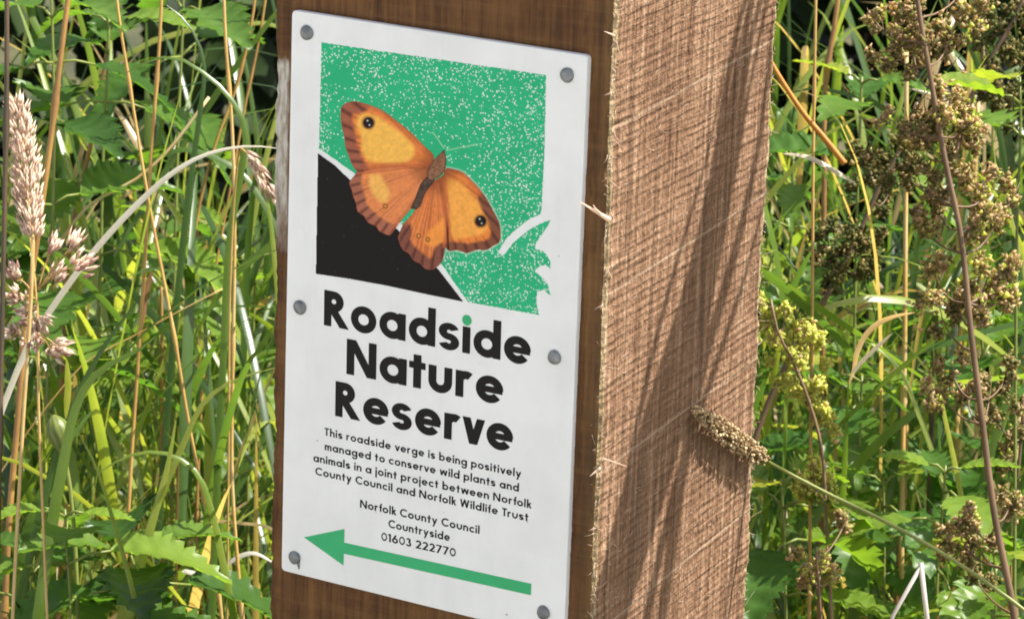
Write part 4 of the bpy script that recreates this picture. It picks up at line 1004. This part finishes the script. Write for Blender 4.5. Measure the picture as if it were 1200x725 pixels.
# ------------------------------------------------------------------ massed grass and undergrowth (uncountable)
def grass_mass(name, cnt, dlo, dhi, pxlo, pxhi, hlo, hhi, wlo, whi, label, mat='grass', tlo=.15, thi=1.0, seed=3, dry=.12, zhi=0., ln=(.10, .14), cm=1.0, cull=True):
    r = np.random.default_rng(seed); S_ = 11
    d = r.uniform(dlo, dhi, cnt); x = r.uniform(pxlo, pxhi, cnt)
    hd = np.array([FWD.x, FWD.y]); hd /= np.linalg.norm(hd); hr = np.array([hd[1], -hd[0]])
    base = np.array([CAM.x, CAM.y]) + hd * d[:, None] + hr * ((x - 600) / FPX * d)[:, None]
    L_ = r.uniform(hlo, hhi, cnt); az = r.uniform(0, 2 * math.pi, cnt); lean = abs(r.normal(ln[0], ln[1], cnt)); curl = r.gamma(2.0, .45 * cm, cnt); z0 = r.uniform(-.02, max(zhi, -.01), cnt); wd = r.uniform(wlo, whi, cnt)
    curl = np.minimum(curl, 2.6 - lean)
    tint = tlo + (thi - tlo) * r.beta(.9, 1.05, cnt); tint[r.random(cnt) < dry] = 0.0
    t = np.linspace(0, 1, S_); th = lean[:, None] + curl[:, None] * t[None] ** 2.2
    ds = L_[:, None] / (S_ - 1)
    hx = np.concatenate([np.zeros((cnt, 1)), np.cumsum(np.sin(th[:, :-1]) * ds, 1)], 1); hz = np.concatenate([np.zeros((cnt, 1)), np.cumsum(np.cos(th[:, :-1]) * ds, 1)], 1)
    dirv = np.stack([np.cos(az), np.sin(az)], -1)
    P = np.zeros((cnt, S_, 3)); P[..., :2] = base[:, None] + dirv[:, None] * hx[..., None]; P[..., 2] = hz + z0[:, None]
    tw = r.normal(0, .9, cnt)[:, None] * t[None] + r.uniform(-.5, .5, cnt)[:, None]
    sd = np.stack([-np.sin(az), np.cos(az), np.zeros(cnt)], -1)[:, None]
    nrm = np.stack([np.cos(th) * dirv[:, 0:1], np.cos(th) * dirv[:, 1:2], -np.sin(th)], -1)
    side = sd * np.cos(tw)[..., None] + nrm * np.sin(tw)[..., None]
    prof = np.minimum(1, (1 - t) / .45) ** .75 * np.minimum(1, .55 + t * 1.5); hw = wd[:, None] / 2 * prof[None]
    V = np.stack([P - side * hw[..., None] + nrm * hw[..., None] * .25, P, P + side * hw[..., None] + nrm * hw[..., None] * .25], 2)
    V = V.reshape(-1, 3); idx = np.arange(cnt * S_ * 3).reshape(cnt, S_, 3)
    F = np.concatenate([np.stack([idx[:, :-1, a], idx[:, :-1, a + 1], idx[:, 1:, a + 1], idx[:, 1:, a]], -1).reshape(-1, 4) for a in (0, 1)])
    # keep the timber clear
    inp = (V[:, 0] > -.004) & (V[:, 0] < PW + .004) & (V[:, 1] > -.004) & (V[:, 1] < PD + .004)
    front = (V[:, 1] < .01) & (V[:, 0] < PW + .3) & (V[:, 0] > -.2)
    bad = (inp | (front & cull)).reshape(cnt, -1).any(1); keep = ~np.repeat(bad, (S_ - 1))
    keep = np.concatenate([keep, keep]); F = F[keep]
    me = bpy.data.meshes.new(name); me.vertices.add(len(V)); me.vertices.foreach_set('co', V.ravel())
    me.loops.add(F.size); me.loops.foreach_set('vertex_index', F.ravel().astype(np.int32)); me.polygons.add(len(F)); me.polygons.foreach_set('loop_start', np.arange(0, F.size, 4, dtype=np.int32))
    me.polygons.foreach_set('use_smooth', np.ones(len(F), bool)); me.update(calc_edges=True)
    a = me.attributes.new('tint', 'FLOAT', 'POINT'); a.data.foreach_set('value', np.repeat(tint, S_ * 3))
    me.materials.append(M[mat]); o = bpy.data.objects.new(name, me); col.objects.link(o)
    return tag(o, label, 'grass', kind='stuff')
grass_mass('grass', 380, 1.70, 2.45, -180, 420, .30, .70, .003, .008, 'long green grass growing thickly left of the post', seed=3)
grass_mass('grass', 380, 1.72, 2.45, 780, 1400, .30, .72, .003, .008, 'long green grass growing among the docks right of the post', seed=4)
grass_mass('grass', 1150, 1.66, 2.3, -160, 400, .14, .42, .0024, .0075, 'arching green grass leaves crossing at all angles left of the post', seed=13, zhi=.54, ln=(.45, .35), cm=1.3, dry=.08, tlo=.2, thi=1.08)
grass_mass('grass', 1200, 1.67, 2.3, 800, 1380, .12, .38, .0022, .0065, 'arching green grass leaves crossing at all angles right of the post', seed=14, zhi=.62, ln=(.5, .4), cm=1.3, dry=.08, tlo=.2, thi=1.05)
grass_mass('grass', 800, 2.4, 3.1, -300, 1500, .20, .46, .004, .009, 'darker grass further back on the verge', seed=5, tlo=.1, thi=.7)  # lower tints put deep shade into the colour of the back grass
grass_mass('grass', 7000, .85, 3.2, -1500, 2700, .04, .14, .002, .005, 'short turf of the verge round the foot of the post', seed=23, ln=(.3, .3), tlo=.1, thi=.85, dry=.2, cull=False)
grass_mass('straw', 24, 1.75, 2.5, -100, 380, .45, .8, .0015, .003, 'thin dry straw scattered in the grass left of the post', 'straw', .2, .9, 8, 0)
grass_mass('straw', 26, 1.75, 2.5, 830, 1350, .5, .8, .0015, .003, 'thin dry straw scattered among the docks', 'straw', .2, .9, 9, 0)
def undergrowth(name, cnt, dlo, dhi, pxlo, pxhi, zlo, zhi, label, seed):
    r = np.random.default_rng(seed); random.seed(seed); mb = MB()
    hd = Vector((FWD.x, FWD.y, 0)).normalized(); hr = Vector((hd.y, -hd.x, 0))
    for i in range(cnt):
        d = r.uniform(dlo, dhi); p = Vector((CAM.x, CAM.y, 0)) + hd * d + hr * ((r.uniform(pxlo, pxhi) - 600) / FPX * d); p.z = r.uniform(zlo, zhi)
        if -.1 < p.x < PW + .1 and p.y < PD + .09: continue
        az = r.uniform(0, 6.283); el = r.normal(-.1, .45); ax = Vector((math.cos(az) * math.cos(el), math.sin(az) * math.cos(el), math.sin(el)))
        leaf_geo(mb, p, ax, Vector((r.normal(0, .35), r.normal(0, .35), 1)), r.uniform(.016, .042), r.uniform(.4, .75), 6, float(np.clip(r.normal(.5, .27), 0, .97)), r.uniform(.1, .6), r.uniform(.05, .4), .03)
    return tag(mb.build(name, M['leaf']), label, 'undergrowth', kind='stuff')
undergrowth('undergrowth', 620, 1.85, 2.6, 830, 1350, .12, .62, 'leafy green undergrowth behind the docks', 61)
undergrowth('undergrowth', 200, 1.95, 2.7, -120, 380, .05, .55, 'leafy green undergrowth among the grass left of the post', 62)

def hedge():  # dark hedge added behind the verge so gaps between plants look deep
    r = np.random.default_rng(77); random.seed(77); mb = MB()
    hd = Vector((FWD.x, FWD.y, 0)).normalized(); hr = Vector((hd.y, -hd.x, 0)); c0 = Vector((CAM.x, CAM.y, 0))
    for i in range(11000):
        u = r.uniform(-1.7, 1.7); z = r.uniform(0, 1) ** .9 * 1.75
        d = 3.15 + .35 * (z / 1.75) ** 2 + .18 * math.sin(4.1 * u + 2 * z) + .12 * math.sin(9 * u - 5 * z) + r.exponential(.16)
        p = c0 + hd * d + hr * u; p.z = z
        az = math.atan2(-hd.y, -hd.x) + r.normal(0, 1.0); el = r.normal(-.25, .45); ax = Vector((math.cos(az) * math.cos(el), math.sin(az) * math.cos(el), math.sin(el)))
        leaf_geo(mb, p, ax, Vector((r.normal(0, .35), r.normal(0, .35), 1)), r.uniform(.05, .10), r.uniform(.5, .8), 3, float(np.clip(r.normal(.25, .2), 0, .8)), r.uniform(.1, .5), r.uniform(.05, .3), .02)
    # unseen bush added right of the view to shade the verge's back
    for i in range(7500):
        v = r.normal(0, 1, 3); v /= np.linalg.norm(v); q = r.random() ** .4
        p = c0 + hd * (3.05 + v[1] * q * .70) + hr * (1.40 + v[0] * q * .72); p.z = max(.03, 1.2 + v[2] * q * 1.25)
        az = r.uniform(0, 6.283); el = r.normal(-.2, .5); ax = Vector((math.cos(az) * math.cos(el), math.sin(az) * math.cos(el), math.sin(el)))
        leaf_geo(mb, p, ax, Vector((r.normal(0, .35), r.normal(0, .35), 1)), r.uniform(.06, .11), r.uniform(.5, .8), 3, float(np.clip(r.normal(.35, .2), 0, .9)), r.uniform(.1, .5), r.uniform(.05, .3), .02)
    o = tag(mb.build('added_hedge_foliage', M['hedge']), 'dense dark hedge foliage added behind the verge, with an unseen shading bush at its right', 'hedge', kind='stuff')
    mb = MB()
    for i in range(60):
        u = r.uniform(-1.7, 1.7); b0 = c0 + hd * (3.6 + r.uniform(-.1, .3)) + hr * u
        P = [b0, b0 + Vector((r.normal(0, .06), r.normal(0, .06), .6)), b0 + Vector((r.normal(0, .15), r.normal(0, .15), 1.2)), b0 + Vector((r.normal(0, .2), r.normal(0, .2), 1.7))]
        tube(mb, smooth_path(P, 9), [.014 - .0012 * k for k in range(10)], 6, 0, .2)
    tag(mb.build('added_hedge_branches', M['dockstem']), 'bare inner branches of the added hedge', 'hedge', kind='stuff')
hedge()
# ------------------------------------------------------------------ tall grass leaning in from the right; its shadow stripes the sawn side
def shade_path(pts, t):
    return [on_plane(x, y, 0, PW) + SDIR * t for x, y in pts]
mb = MB()
MAIN = [(888, -30), (868, 60), (850, 180), (815, 340), (778, 470), (745, 600), (705, 745)]
def off(k, f=1): return [(x + k * (.55 + .45 * i / 6) * (1 + .25 * math.sin(i * 1.7 + k)), y) for i, (x, y) in enumerate(MAIN)]
for pts, t, wd in ((off(0), .33, .0185), (off(14), .35, .0160), (off(-13), .32, .0130), (off(26), .36, .0080),
                   ([(852, 60), (832, 170), (795, 300), (768, 400), (742, 520)], .36, .0050),
                   ([(905, 30), (892, 150), (868, 270), (846, 350), (822, 430)], .40, .0105),
                   ([(905, 190), (880, 300), (838, 430), (800, 540), (775, 640), (752, 760)], .41, .0075),
                   ([(880, 560), (866, 620), (852, 700), (846, 760)], .39, .0040)):
    P = shade_path(pts, t); e = P[-1]
    j1, j2 = random.uniform(-.03, .05), random.uniform(-.05, .05)
    P = P + [e + Vector((.045, -.01, -.11)), Vector((e.x + .12 + j1 * .5, e.y + .02 + j2 * .5, e.z - .40)), Vector((e.x + .16 + j1, e.y + .04 + j2, 0))]
    Q = smooth_path(P, 40); ribbon(mb, Q, [wd * min(1, .25 + i / 8) * (1 - .5 * max(0, i - 22) / 18) for i in range(41)], Vector((0, 1, 0)), .1, 0, random.uniform(.05, .45))
tag(mb.build('leaning_grass', M['stemgreen']), 'tall grass leaning towards the post, whose shadow stripes its sawn side', 'grass', kind='stuff')
